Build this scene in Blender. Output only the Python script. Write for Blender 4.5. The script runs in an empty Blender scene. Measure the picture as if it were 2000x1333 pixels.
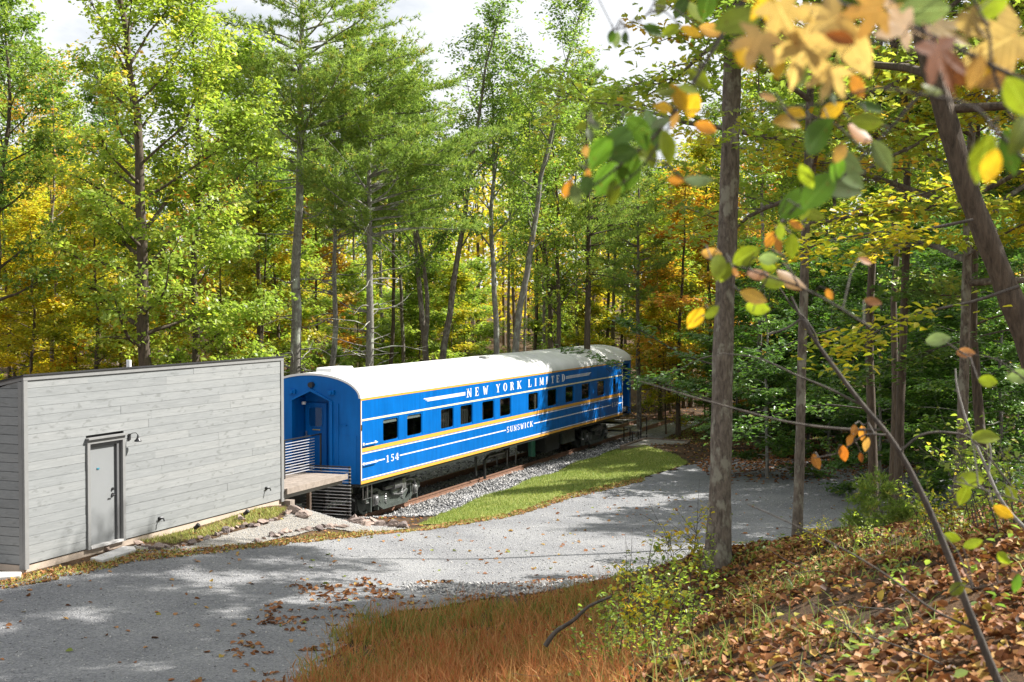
import bpy, math, random
import numpy as np
from mathutils import Vector, Matrix

# ------------------------------------------------------------------ camera, sky, sun, exposure
SC = bpy.context.scene
COL = SC.collection
F_PX = 2000 * 50 / 36          # focal length in pixels of a 2000 px wide picture
YAW, PITCH, CAM_Z = 0.3643, 0.0292, 5.84
cam_d = bpy.data.cameras.new('camera')
cam_d.lens = 50; cam_d.sensor_width = 36; cam_d.clip_start = 0.05; cam_d.clip_end = 3000
cam_d.dof.use_dof = True; cam_d.dof.focus_distance = 38; cam_d.dof.aperture_fstop = 5.6
cam = bpy.data.objects.new('camera', cam_d); COL.objects.link(cam)
cam.location = (0, 0, CAM_Z); cam.rotation_euler = (math.pi / 2 - PITCH, 0, YAW)
SC.camera = cam

SUN_AZ, SUN_EL = math.radians(40), math.radians(43)       # azimuth from +X towards +Y
SUN_DIR = Vector((math.cos(SUN_AZ) * math.cos(SUN_EL), math.sin(SUN_AZ) * math.cos(SUN_EL), math.sin(SUN_EL)))
world = bpy.data.worlds.new('World'); SC.world = world; world.use_nodes = True
wn = world.node_tree; wn.nodes.clear()
wo = wn.nodes.new('ShaderNodeOutputWorld'); wb = wn.nodes.new('ShaderNodeBackground')
sky = wn.nodes.new('ShaderNodeTexSky'); sky.sky_type = 'NISHITA'; sky.sun_disc = False
sky.sun_elevation = SUN_EL; sky.sun_rotation = math.pi / 2 - SUN_AZ
sky.air_density = 1.0; sky.dust_density = 1.2; sky.ozone_density = 1.0
wtc = wn.nodes.new('ShaderNodeTexCoord'); wmp = wn.nodes.new('ShaderNodeMapping'); wmp.inputs['Scale'].default_value = (1, 1, 2.6)
wno = wn.nodes.new('ShaderNodeTexNoise'); wno.inputs['Scale'].default_value = 2.6; wno.inputs['Detail'].default_value = 8; wno.inputs['Roughness'].default_value = 0.6
wra = wn.nodes.new('ShaderNodeValToRGB'); wra.color_ramp.elements[0].position = 0.22; wra.color_ramp.elements[1].position = 0.44
wmx = wn.nodes.new('ShaderNodeMix'); wmx.data_type = 'RGBA'
wmx.inputs[7].default_value = (10.5, 10.8, 11.2, 1)
wn.links.new(wtc.outputs['Generated'], wmp.inputs[0]); wn.links.new(wmp.outputs[0], wno.inputs['Vector'])
wn.links.new(wno.outputs['Fac'], wra.inputs[0]); wn.links.new(wra.outputs[0], wmx.inputs[0])
wn.links.new(sky.outputs[0], wmx.inputs[6]); wn.links.new(wmx.outputs[2], wb.inputs[0]); wn.links.new(wb.outputs[0], wo.inputs[0])
wb.inputs[1].default_value = 0.043
sun_d = bpy.data.lights.new('sun', 'SUN'); sun_d.energy = 5.0; sun_d.angle = math.radians(0.53); sun_d.color = (1.0, 0.965, 0.91)
sun = bpy.data.objects.new('sun', sun_d); COL.objects.link(sun)
sun.rotation_euler = SUN_DIR.to_track_quat('Z', 'Y').to_euler(); sun.location = (20, 20, 60)
SC.view_settings.view_transform = 'Standard'; SC.view_settings.look = 'None'
SC.view_settings.gamma = 1; SC.view_settings.use_curve_mapping = False
SC.view_settings.exposure = 1.2
SC.render.engine = 'CYCLES'
SC.cycles.max_bounces = 7; SC.cycles.diffuse_bounces = 3; SC.cycles.glossy_bounces = 3
SC.cycles.transmission_bounces = 5; SC.cycles.transparent_max_bounces = 12
SC.cycles.use_denoising = True; SC.cycles.denoising_prefilter = 'NONE'
SC.cycles.sample_clamp_indirect = 8

# ------------------------------------------------------------------ helpers
CT, ST, CP, SP = math.cos(YAW), math.sin(YAW), math.cos(PITCH), math.sin(PITCH)
def ray(px, py):
    a = (px - 1000) / F_PX; b = -(py - 666.5) / F_PX
    v = CP + b * SP; w = b * CP - SP
    return Vector((a * CT - v * ST, a * ST + v * CT, w))
def on_z(px, py, z):
    r = ray(px, py); t = (z - CAM_Z) / r.z
    return Vector((r.x * t, r.y * t, z))
def at_depth(px, py, d):                         # the point seen at a pixel, d metres ahead
    r = ray(px, py)
    return Vector((r.x * d, r.y * d, CAM_Z + r.z * d))
def uv2xy(u, v): return u * CT - v * ST, u * ST + v * CT

def np_mesh(name, V, F, mat=None, tint=None, smooth=False):
    me = bpy.data.meshes.new(name)
    V = np.asarray(V, np.float32); n = len(V)
    Fs = F if isinstance(F, (list, tuple)) else [F]
    Fs = [np.asarray(f, np.int32) for f in Fs if len(f)]
    me.vertices.add(n); me.vertices.foreach_set('co', V.ravel())
    loops = np.concatenate([f.ravel() for f in Fs]); tot = np.concatenate([np.full(len(f), f.shape[1], np.int32) for f in Fs])
    me.loops.add(len(loops)); me.loops.foreach_set('vertex_index', loops)
    start = np.concatenate([[0], np.cumsum(tot)[:-1]]).astype(np.int32)
    me.polygons.add(len(tot)); me.polygons.foreach_set('loop_start', start)
    if smooth: me.polygons.foreach_set('use_smooth', np.ones(len(tot), bool))
    me.update(calc_edges=True)
    if tint is not None:
        a = me.attributes.new('tint', 'FLOAT', 'POINT'); a.data.foreach_set('value', np.asarray(tint, np.float32))
    if mat: me.materials.append(mat)
    return me
def link(name, me, parent=None, loc=None):
    o = bpy.data.objects.new(name, me); COL.objects.link(o)
    if parent: o.parent = parent
    if loc is not None: o.location = loc
    return o
def tag(o, label=None, cat=None, group=None, kind=None):
    if label: o['label'] = label
    if cat: o['category'] = cat
    if group: o['group'] = group
    if kind: o['kind'] = kind
    return o
def thing(name, label, cat, loc=(0, 0, 0), rz=0, group=None):
    o = bpy.data.objects.new(name, None); COL.objects.link(o); o.empty_display_size = 0.2
    o.location = loc; o.rotation_euler = (0, 0, rz)
    return tag(o, label, cat, group)
def copy_tree(o, parent=None):
    c = o.copy(); COL.objects.link(c); c.parent = parent
    for ch in list(o.children): copy_tree(ch, c)
    return c

class MB:
    """collects simple shapes, builds them as one mesh object"""
    def __init__(s): s.v = []; s.f = []
    def add(s, vs, fs):
        b = len(s.v); s.v += [tuple(v) for v in vs]; s.f += [tuple(b + i for i in f) for f in fs]; return s
    def box(s, x0, x1, y0, y1, z0, z1):
        return s.add([(x0,y0,z0),(x1,y0,z0),(x1,y1,z0),(x0,y1,z0),(x0,y0,z1),(x1,y0,z1),(x1,y1,z1),(x0,y1,z1)],
                     [(0,3,2,1),(4,5,6,7),(0,1,5,4),(1,2,6,5),(2,3,7,6),(3,0,4,7)])
    def tube(s, pts, rad, n=8, cap=True):
        pts = [Vector(p) for p in pts]
        if not hasattr(rad, '__len__'): rad = [rad] * len(pts)
        rings = []; pn = None
        for i, p in enumerate(pts):
            d = (pts[min(i+1, len(pts)-1)] - pts[max(i-1, 0)]).normalized()
            if pn is None: pn = d.orthogonal().normalized()
            pn = (pn - d * pn.dot(d)); pn = pn.normalized() if pn.length > 1e-6 else d.orthogonal().normalized()
            bn = d.cross(pn)
            rings.append([p + (pn * math.cos(2*math.pi*k/n) + bn * math.sin(2*math.pi*k/n)) * rad[i] for k in range(n)])
        vs = [v for r in rings for v in r]; fs = []
        for i in range(len(pts) - 1):
            for k in range(n):
                fs.append((i*n+k, i*n+(k+1) % n, (i+1)*n+(k+1) % n, (i+1)*n+k))
        if cap: fs.append(tuple(range(n))[::-1]); fs.append(tuple((len(pts)-1)*n + k for k in range(n)))
        return s.add(vs, fs)
    def prism(s, poly, axis, a0, a1):            # poly: 2-D points in the other two axes, extruded along axis 0/1/2
        def P(q, a):
            return {0: (a, q[0], q[1]), 1: (q[0], a, q[1]), 2: (q[0], q[1], a)}[axis]
        n = len(poly)
        vs = [P(q, a0) for q in poly] + [P(q, a1) for q in poly]
        fs = [tuple(range(n))[::-1], tuple(range(n, 2*n))] + [(i, (i+1) % n, n+(i+1) % n, n+i) for i in range(n)]
        return s.add(vs, fs)
    def build(s, name, mat, parent=None, smooth=False, bevel=0):
        me = bpy.data.meshes.new(name); me.from_pydata(s.v, [], s.f)
        import bmesh
        bm = bmesh.new(); bm.from_mesh(me); bmesh.ops.recalc_face_normals(bm, faces=bm.faces)
        if bevel: bmesh.ops.bevel(bm, geom=bm.edges[:], offset=bevel, segments=1, affect='EDGES')
        bm.to_mesh(me); bm.free()
        if mat: me.materials.append(mat)
        if smooth:
            for p in me.polygons: p.use_smooth = True
            try: me.set_sharp_from_angle(angle=math.radians(40))
            except Exception: pass
        return link(name, me, parent)

# ------------------------------------------------------------------ materials
def srgb(h):
    h = h.lstrip('#'); c = [int(h[i:i+2], 16) / 255 for i in (0, 2, 4)]
    return tuple(x / 12.92 if x <= 0.04045 else ((x + 0.055) / 1.055) ** 2.4 for x in c)
def new_mat(name):
    m = bpy.data.materials.new(name); m.use_nodes = True; nt = m.node_tree; nt.nodes.clear()
    out = nt.nodes.new('ShaderNodeOutputMaterial'); p = nt.nodes.new('ShaderNodeBsdfPrincipled')
    nt.links.new(p.outputs[0], out.inputs[0]); return m, nt, p, out
def ramp(nt, stops, src=None, interp='LINEAR'):
    r = nt.nodes.new('ShaderNodeValToRGB'); r.color_ramp.interpolation = interp
    e = r.color_ramp.elements
    while len(e) < len(stops): e.new(0.5)
    for k, (pos, c) in enumerate(stops):
        e[k].position = pos; e[k].color = (*c, 1) if len(c) == 3 else c
    if src: nt.links.new(src, r.inputs[0])
    return r
def noise(nt, scale, detail=4, rough=0.55, vec=None, dist=0):
    n = nt.nodes.new('ShaderNodeTexNoise'); n.inputs['Scale'].default_value = scale
    n.inputs['Detail'].default_value = detail; n.inputs['Roughness'].default_value = rough; n.inputs['Distortion'].default_value = dist
    if vec: nt.links.new(vec, n.inputs['Vector'])
    return n
def obj_coord(nt, scale=(1, 1, 1), world_space=False):
    if world_space:
        g = nt.nodes.new('ShaderNodeNewGeometry'); o = g.outputs['Position']
    else:
        t = nt.nodes.new('ShaderNodeTexCoord'); o = t.outputs['Object']
    m = nt.nodes.new('ShaderNodeMapping'); m.inputs['Scale'].default_value = scale
    nt.links.new(o, m.inputs[0]); return m.outputs[0]
def mixc(nt, fac, a, b, mode='MIX'):
    m = nt.nodes.new('ShaderNodeMix'); m.data_type = 'RGBA'; m.blend_type = mode
    for sock, val in ((0, fac), (6, a), (7, b)):
        if isinstance(val, (int, float)): m.inputs[sock].default_value = val
        elif isinstance(val, tuple): m.inputs[sock].default_value = (*val[:3], 1)
        else: nt.links.new(val, m.inputs[sock])
    return m.outputs[2]
def bump(nt, p, height, strength=0.4, dist=0.02):
    b = nt.nodes.new('ShaderNodeBump'); b.inputs['Strength'].default_value = strength; b.inputs['Distance'].default_value = dist
    nt.links.new(height, b.inputs['Height']); nt.links.new(b.outputs[0], p.inputs['Normal'])

def m_paint(name, col, rough=0.4, metal=0.0, var=0.12, scale=3.0, bmp=0.0, coat=0.0, world_space=True, spec=None):
    m, nt, p, out = new_mat(name)
    n = noise(nt, scale, 6, 0.6, obj_coord(nt, world_space=world_space))
    dark = tuple(c * (1 - var) for c in col); lite = tuple(min(1, c * (1 + var)) for c in col)
    r = ramp(nt, [(0.3, dark), (0.7, lite)], n.outputs['Fac'])
    nt.links.new(r.outputs[0], p.inputs['Base Color'])
    p.inputs['Roughness'].default_value = rough; p.inputs['Metallic'].default_value = metal
    if coat: p.inputs['Coat Weight'].default_value = coat; p.inputs['Coat Roughness'].default_value = 0.08
    if spec is not None: p.inputs['Specular IOR Level'].default_value = spec
    if bmp: bump(nt, p, n.outputs['Fac'], bmp, 0.02)
    return m

def m_leaf(name, stops, trans=0.48, rough=0.42, spec=0.35):
    """leaf colours by a per-leaf tint, with light passing through the blade"""
    m, nt, p, out = new_mat(name)
    a = nt.nodes.new('ShaderNodeAttribute'); a.attribute_name = 'tint'
    oi = nt.nodes.new('ShaderNodeObjectInfo')
    ma = nt.nodes.new('ShaderNodeMath'); ma.operation = 'MULTIPLY_ADD'; ma.inputs[1].default_value = 0.16; ma.inputs[2].default_value = -0.08
    nt.links.new(oi.outputs['Random'], ma.inputs[0])
    ad = nt.nodes.new('ShaderNodeMath'); ad.operation = 'ADD'; ad.use_clamp = True
    nt.links.new(a.outputs['Fac'], ad.inputs[0]); nt.links.new(ma.outputs[0], ad.inputs[1])
    r = ramp(nt, stops, ad.outputs[0])
    nt.links.new(r.outputs[0], p.inputs['Base Color'])
    p.inputs['Roughness'].default_value = rough; p.inputs['Specular IOR Level'].default_value = spec
    t = nt.nodes.new('ShaderNodeBsdfTranslucent')
    br = mixc(nt, 1.0, r.outputs[0], (1.42, 1.6, 0.95), 'MULTIPLY')
    nt.links.new(br, t.inputs['Color'])
    mx = nt.nodes.new('ShaderNodeMixShader'); mx.inputs[0].default_value = trans
    nt.links.new(p.outputs[0], mx.inputs[1]); nt.links.new(t.outputs[0], mx.inputs[2]); nt.links.new(mx.outputs[0], out.inputs[0])
    return m

LEAF = {
 'green':  m_leaf('leaf_green', [(0, (0.111,0.175,0.038)), (.35, (0.170,0.259,0.053)), (.7, (0.274,0.336,0.069)), (.93, (0.391,0.375,0.069)), (1, (0.547,0.363,0.053))]),
 'lime':   m_leaf('leaf_lime', [(0, (0.170,0.246,0.040)), (.4, (0.274,0.356,0.056)), (.75, (0.403,0.446,0.073)), (.94, (0.560,0.478,0.075)), (1, (0.652,0.375,0.053))]),
 'mid':    m_leaf('leaf_mid', [(0, (0.078,0.136,0.033)), (.5, (0.136,0.219,0.049)), (.85, (0.261,0.311,0.069)), (1, (0.469,0.375,0.060))]),
 'yellow': m_leaf('leaf_yellow', [(0, (0.183,0.244,0.029)), (.3, (0.342,0.354,0.035)), (.6, (0.586,0.464,0.039)), (.88, (0.620,0.403,0.033)), (1, (0.620,0.281,0.033))]),
 'orange': m_leaf('leaf_orange', [(0, (0.329,0.305,0.039)), (.3, (0.537,0.354,0.044)), (.65, (0.610,0.268,0.039)), (1, (0.512,0.159,0.033))]),
 'beech':  m_leaf('leaf_beech', [(0, (.05,.10,.02)), (.5, (.085,.165,.028)), (.85, (.17,.25,.036)), (1, (.34,.34,.04))], trans=.42, rough=.33, spec=.5),
 'brown':  m_leaf('leaf_brown', [(0, (0.171,0.085,0.033)), (.5, (0.317,0.171,0.055)), (1, (0.439,0.244,0.077))]),
}
NEEDLE = m_leaf('pine_needles', [(0, (.13,.20,.05)), (.5, (.23,.31,.075)), (.85, (.34,.39,.085)), (1, (.44,.36,.08))], trans=.4, rough=.5, spec=.2)

def m_bark(name, dark, lite, lichen=None, ls=6.0, stretch=0.18):
    m, nt, p, out = new_mat(name)
    co = obj_coord(nt, (1, 1, stretch))
    n = noise(nt, 22, 8, 0.65, co, 0.4)
    r = ramp(nt, [(0.32, dark), (0.68, lite)], n.outputs['Fac'])
    col = r.outputs[0]
    if lichen:
        n2 = noise(nt, ls, 5, 0.6, obj_coord(nt, (1, 1, .6)))
        f = ramp(nt, [(0.52, (0, 0, 0)), (0.62, (1, 1, 1))], n2.outputs['Fac'])
        col = mixc(nt, f.outputs[0], col, lichen)
    nt.links.new(col, p.inputs['Base Color']); p.inputs['Roughness'].default_value = 0.9
    bump(nt, p, n.outputs['Fac'], 0.9, 0.03)
    return m
BARK = {
 'dark':  m_bark('bark_dark', (.042,.031,.021), (.145,.108,.074)),
 'grey':  m_bark('bark_grey', (.10,.09,.075), (.27,.25,.215), (.30,.32,.26)),
 'brown': m_bark('bark_brown', (.06,.047,.036), (.23,.19,.15), (.27,.255,.20), 7.0, .3),
 'pine':  m_bark('bark_pine', (.11,.10,.085), (.30,.28,.245), (.42,.44,.36), 3.0, .4),
 'twig':  m_bark('bark_twig', (.05,.042,.035), (.13,.11,.09)),
 'pale':  m_bark('bark_pale', (.20,.19,.17), (.42,.40,.36)),
}

# ground materials
def m_ground(name, stops, big, small, bmp=0.8, dist=0.03, voro=None):
    m, nt, p, out = new_mat(name)
    co = obj_coord(nt, world_space=True)
    n1 = noise(nt, big, 5, 0.6, co); n2 = noise(nt, small, 8, 0.7, co)
    mixf = nt.nodes.new('ShaderNodeMath'); mixf.operation = 'MULTIPLY_ADD'; mixf.inputs[1].default_value = 0.45
    nt.links.new(n1.outputs['Fac'], mixf.inputs[0])
    h = nt.nodes.new('ShaderNodeMath'); h.operation = 'MULTIPLY'; h.inputs[1].default_value = 0.55; nt.links.new(n2.outputs['Fac'], h.inputs[0])
    nt.links.new(h.outputs[0], mixf.inputs[2])
    fac = mixf.outputs[0]; hh = n2.outputs['Fac']
    if voro:
        v = nt.nodes.new('ShaderNodeTexVoronoi'); v.inputs['Scale'].default_value = voro; nt.links.new(co, v.inputs['Vector'])
        mm = nt.nodes.new('ShaderNodeMix'); mm.inputs[0].default_value = 0.26
        nt.links.new(fac, mm.inputs[2]); nt.links.new(v.outputs['Color'], mm.inputs[3]); fac = mm.outputs[0]; hh = v.outputs['Distance']
    r = ramp(nt, stops, fac)
    nt.links.new(r.outputs[0], p.inputs['Base Color']); p.inputs['Roughness'].default_value = 0.95; p.inputs['Specular IOR Level'].default_value = 0.2
    bump(nt, p, hh, bmp, dist)
    return m
M_SOIL = m_ground('forest_floor', [(.30, (.018,.013,.009)), (.45, (.045,.03,.018)), (.56, (.10,.058,.03)), (.7, (.17,.095,.048))], 1.3, 34, .7, .03)
M_ROAD = m_ground('grey_gravel', [(.28, (.09,.09,.095)), (.43, (.175,.176,.183)), (.56, (.255,.254,.255)), (.75, (.38,.375,.365))], .55, 25, .9, .02, voro=38)
M_PATH = m_ground('tan_gravel', [(.25, (.15,.135,.12)), (.5, (.255,.235,.205)), (.75, (.38,.355,.315))], .9, 30, .8, .015, voro=45)
M_BALLAST = m_ground('ballast', [(.25, (.07,.072,.075)), (.5, (.22,.22,.222)), (.75, (.42,.42,.42))], 1.5, 12, 1.0, .05, voro=17)
M_LAWN = m_ground('lawn_soil', [(.3, (.10,.13,.03)), (.5, (.19,.215,.05)), (.7, (.30,.27,.09))], .5, 18, .8, .02)

def m_blue():
    m, nt, p, out = new_mat('blue_enamel')
    n = noise(nt, 1.0, 5, .6, obj_coord(nt, world_space=True)); st = noise(nt, 3.0, 5, .6, obj_coord(nt, (1, 2.2, .22), True))
    r = ramp(nt, [(.3, (.0,.112,.40)), (.7, (.001,.140,.49))], n.outputs['Fac'])
    s = ramp(nt, [(.35, (.80,.80,.82)), (.6, (1, 1, 1))], st.outputs['Fac'])
    nt.links.new(mixc(nt, 1.0, r.outputs[0], s.outputs[0], 'MULTIPLY'), p.inputs['Base Color'])
    p.inputs['Roughness'].default_value = .36; p.inputs['Specular IOR Level'].default_value = .2
    bump(nt, p, n.outputs['Fac'], .25, .02)
    return m
M_BLUE = m_blue()
M_BLUE_END = M_BLUE
M_ROOF = m_paint('white_roof_paint', (.70,.695,.68), .55, 0, .10, 1.6)
M_GOLD = m_paint('gold_paint', (.72,.36,.055), .4, 0, .06, 4)
M_CREAM = m_paint('cream_paint', (.80,.68,.42), .4, 0, .05, 4)
M_WHITE = m_paint('white_lettering', (.80,.77,.76), .4, 0, .04, 4)
M_BLACK = m_paint('black_running_gear', (.022,.024,.023), .42, .0, .4, 9, .3)
M_TRUCK = m_paint('grey_green_truck_paint', (.075,.088,.078), .42, .2, .35, 7, .4)
M_WORN = m_paint('worn_steel', (.20,.20,.20), .38, .6, .35, 9, .3)
M_STEELB = m_paint('black_steel', (.03,.03,.032), .35, .3, .15, 9)
M_STEELW = m_paint('bare_steel_rail', (.60,.60,.63), .35, .4, .08, 9)
M_RUST = m_paint('rusty_rail', (.20,.105,.065), .7, .2, .35, 14, .4)
M_TIE = m_paint('tie_wood', (.085,.065,.05), .9, 0, .4, 8, .5)
M_DECK = m_paint('deck_boards', (.26,.215,.18), .8, 0, .25, 6, .3)
M_TIMBER = m_paint('landscape_timber', (.17,.125,.095), .9, 0, .35, 5, .5)
M_CONC = m_paint('tan_concrete', (.46,.375,.30), .9, 0, .12, 3, .3)
M_SLAB = m_paint('pale_stone_slab', (.60,.58,.56), .85, 0, .1, 5, .3)
M_TRIM = m_paint('grey_trim_board', (.22,.22,.215), .65, 0, .07, 6, .15)
M_DOOR = m_paint('grey_door_paint', (.235,.243,.246), .45, 0, .03, 3)
M_FRAME = m_paint('dark_grey_door_frame', (.13,.13,.132), .5, 0, .05, 3)
M_ROOFEDGE = m_paint('black_roof_membrane', (.02,.02,.022), .7, 0, .3, 5)
M_PVC = m_paint('white_pipe', (.78,.78,.78), .4, 0, .04, 5)
M_TEAL = m_paint('teal_sign', (.03,.20,.28), .4, 0, .05, 5)
M_BRASS = m_paint('brass_plate', (.55,.42,.14), .35, .7, .1, 9)
M_CHROME = m_paint('door_hardware', (.55,.55,.55), .25, .9, .1, 9)
M_CURT = m_paint('grey_curtain', (.13,.12,.115), .9, 0, .2, 6)
M_INT = m_paint('coach_interior', (.07,.065,.06), .8, 0, .2, 2)
M_SHADE = m_paint('white_roller_shade', (.75,.74,.72), .8, 0, .05, 5)
M_GREENTANK = m_paint('green_tank', (.04,.22,.15), .45, 0, .1, 5)

def m_glass():
    m, nt, p, out = new_mat('window_glass')
    nt.nodes.remove(p)
    g = nt.nodes.new('ShaderNodeBsdfGlossy'); g.inputs['Roughness'].default_value = 0.03; g.inputs['Color'].default_value = (.9,.92,.92,1)
    t = nt.nodes.new('ShaderNodeBsdfTransparent'); t.inputs['Color'].default_value = (.66,.69,.68,1)
    ge = nt.nodes.new('ShaderNodeNewGeometry'); dt = nt.nodes.new('ShaderNodeVectorMath'); dt.operation = 'DOT_PRODUCT'   # thin-pane Fresnel (Schlick), same from both faces
    nt.links.new(ge.outputs['Incoming'], dt.inputs[0]); nt.links.new(ge.outputs['Normal'], dt.inputs[1])
    prev = dt.outputs['Value']
    for op, k in (('ABSOLUTE', None), ('SUBTRACT', 1.0), ('POWER', 5.0), ('MULTIPLY', .95)):
        q_ = nt.nodes.new('ShaderNodeMath'); q_.operation = op
        if op == 'SUBTRACT': q_.inputs[0].default_value = k; nt.links.new(prev, q_.inputs[1])
        else:
            nt.links.new(prev, q_.inputs[0])
            if k is not None: q_.inputs[1].default_value = k
        prev = q_.outputs[0]
    ad = nt.nodes.new('ShaderNodeMath'); ad.operation = 'ADD'; ad.inputs[1].default_value = 0.06; nt.links.new(prev, ad.inputs[0])
    mx = nt.nodes.new('ShaderNodeMixShader'); nt.links.new(ad.outputs[0], mx.inputs[0])
    nt.links.new(t.outputs[0], mx.inputs[1]); nt.links.new(g.outputs[0], mx.inputs[2]); nt.links.new(mx.outputs[0], out.inputs[0])
    return m
M_GLASS = m_glass()

def m_siding():
    m, nt, p, out = new_mat('weathered_grey_siding')
    oi = nt.nodes.new('ShaderNodeObjectInfo')
    tc = nt.nodes.new('ShaderNodeTexCoord')
    va = nt.nodes.new('ShaderNodeVectorMath'); va.operation = 'SCALE'; va.inputs[0].default_value = (31, 47, 13); nt.links.new(oi.outputs['Random'], va.inputs['Scale'])
    vb = nt.nodes.new('ShaderNodeVectorMath'); vb.operation = 'ADD'; nt.links.new(tc.outputs['Object'], vb.inputs[0]); nt.links.new(va.outputs[0], vb.inputs[1])
    mp = nt.nodes.new('ShaderNodeMapping'); mp.inputs['Scale'].default_value = (1, .35, 5); nt.links.new(vb.outputs[0], mp.inputs[0])
    n = noise(nt, 5, 7, .62, mp.outputs[0], .8)
    r = ramp(nt, [(.25, (.205,.213,.214)), (.5, (.243,.250,.250)), (.75, (.285,.292,.290))], n.outputs['Fac'])
    tone = ramp(nt, [(0, (.89,.90,.90)), (.5, (.97,.98,.98)), (1, (1.05,1.045,1.03))], oi.outputs['Random'])
    col = mixc(nt, 1.0, r.outputs[0], tone.outputs[0], 'MULTIPLY')
    # knots and dark diagonal streaks
    mk = nt.nodes.new('ShaderNodeMapping'); mk.inputs['Scale'].default_value = (1, 1.1, 3.2); mk.inputs['Rotation'].default_value = (.5, 0, 0); nt.links.new(vb.outputs[0], mk.inputs[0])
    k = noise(nt, 3.1, 3, .5, mk.outputs[0], .3)
    kf = ramp(nt, [(.60, (0, 0, 0)), (.70, (.6,.6,.6))], k.outputs['Fac'])
    col = mixc(nt, kf.outputs[0], col, (.13,.135,.13))
    nt.links.new(col, p.inputs['Base Color']); p.inputs['Roughness'].default_value = .8
    bump(nt, p, n.outputs['Fac'], .25, .006)
    return m
M_SIDING = m_siding()

def m_rock(name, a, b):
    m, nt, p, out = new_mat(name)
    n = noise(nt, 6, 7, .65, obj_coord(nt)); oi = nt.nodes.new('ShaderNodeObjectInfo')
    r = ramp(nt, [(.3, a), (.7, b)], n.outputs['Fac'])
    tone = ramp(nt, [(0, (.55,.55,.6)), (.5, (.95,.9,.88)), (1, (1.35,1.22,1.12))], oi.outputs['Random'])
    nt.links.new(mixc(nt, 1.0, r.outputs[0], tone.outputs[0], 'MULTIPLY'), p.inputs['Base Color'])
    p.inputs['Roughness'].default_value = .9; bump(nt, p, n.outputs['Fac'], .7, .03)
    return m
M_ROCK = m_rock('field_stone', (.18,.145,.13), (.40,.33,.29))

def m_tint(name, stops, rough=.9, trans=0):
    m, nt, p, out = new_mat(name)
    a = nt.nodes.new('ShaderNodeAttribute'); a.attribute_name = 'tint'
    r = ramp(nt, stops, a.outputs['Fac']); nt.links.new(r.outputs[0], p.inputs['Base Color']); p.inputs['Roughness'].default_value = rough
    p.inputs['Specular IOR Level'].default_value = .25
    if trans:
        t = nt.nodes.new('ShaderNodeBsdfTranslucent'); nt.links.new(r.outputs[0], t.inputs['Color'])
        mx = nt.nodes.new('ShaderNodeMixShader'); mx.inputs[0].default_value = trans
        nt.links.new(p.outputs[0], mx.inputs[1]); nt.links.new(t.outputs[0], mx.inputs[2]); nt.links.new(mx.outputs[0], out.inputs[0])
    return m
M_STONES = m_tint('crushed_stone', [(0, (.05,.05,.052)), (.35, (.17,.17,.172)), (.75, (.36,.355,.35)), (1, (.52,.50,.47))])
M_LITTER = m_tint('fallen_leaf_colours', [(0, (.06,.03,.016)), (.3, (.18,.07,.026)), (.6, (.33,.135,.045)), (.82, (.42,.23,.10)), (.94, (.46,.30,.05)), (1, (.20,.24,.04))], .6, .2)
M_GRASS = m_tint('lawn_blades', [(0, (.14,.22,.04)), (.5, (.28,.35,.07)), (.8, (.42,.42,.11)), (1, (.54,.45,.19))], .6, .3)
M_DRYGRASS = m_tint('rusty_grass_blades', [(0, (.15,.21,.04)), (.25, (.30,.28,.06)), (.5, (.42,.19,.055)), (.8, (.48,.155,.055)), (1, (.56,.32,.12))], .6, .3)

# ------------------------------------------------------------------ terrain
XC, XS = -17.534, -17.668                    # plane of the car's near side, plane of the shed's front
XL = XC - 3.05; XM = XC - 1.526               # far side and centre line of the car
Y0, Y1 = 34.474, 60.78
Z_SILL, Z_EAVE, Z_APEX, Z_RAIL = .82, 3.153, 3.81, -.28
_cp = []
for (px, py, z) in [
    (47,1122,.80),(300,1057,.80),(553,986,.80),(160,1105,.78),(420,1055,.72),(520,1040,.66),
    (0,1333,.74),(300,1300,.70),(0,1180,.76),(300,1180,.68),(500,1250,.62),(600,1130,.55),(800,1080,.38),(700,1180,.58),
    (1000,1150,.48),(1150,1130,.48),(1000,1040,.22),(1300,1010,.10),(1600,965,.08),(1250,955,.0),(1600,905,.06),(1800,905,.2),(1450,930,.0),
    (657,1004,.18),(600,1000,.35),(720,1030,.22),(790,1025,.08),(880,1012,-.02),(830,1022,.05),(1000,962,-.12),(1150,925,-.15),(1300,905,-.05),(1370,893,.0),(1250,872,.06),
    (900,985,-.25),(1000,945,-.3),(1100,908,-.3),(850,1003,-.22),
    (900,1333,1.3),(1150,1333,1.9),(1150,1250,1.4),(1000,1230,.95),(900,1190,.62),(700,1240,.66),(620,1333,.82),
    (1300,1300,2.9),(1300,1150,1.9),(1240,1120,1.0),(1410,1075,2.35),(1560,1065,2.4),(1750,1045,3.05),(2000,1000,3.3),(1600,1150,3.5),(1900,1300,4.0),(1450,1300,3.35),(1800,1150,3.75)]:
    p = on_z(px, py, z); _cp.append((p.x, p.y, z))
for (u, v, z) in [(0,0,4.2),(3,0,4.6),(-4,0,2.9),(-9,4,1.2),(-7,12,.85),(0,-12,5),(10,10,4.7),(16,20,4.2),(10,25,2.6),(13,32,1.0),(20,40,.9),(30,30,3),(-25,10,.8),(-40,0,1),(7,28,.7),(30,60,.8)]:
    x, y = uv2xy(u, v); _cp.append((x, y, z))
for y in range(33, 80, 5):
    for x in (XM - 3.5, XM, XM + 1.6): _cp.append((x, y, -.5 if y > 34 else -.3))
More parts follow.
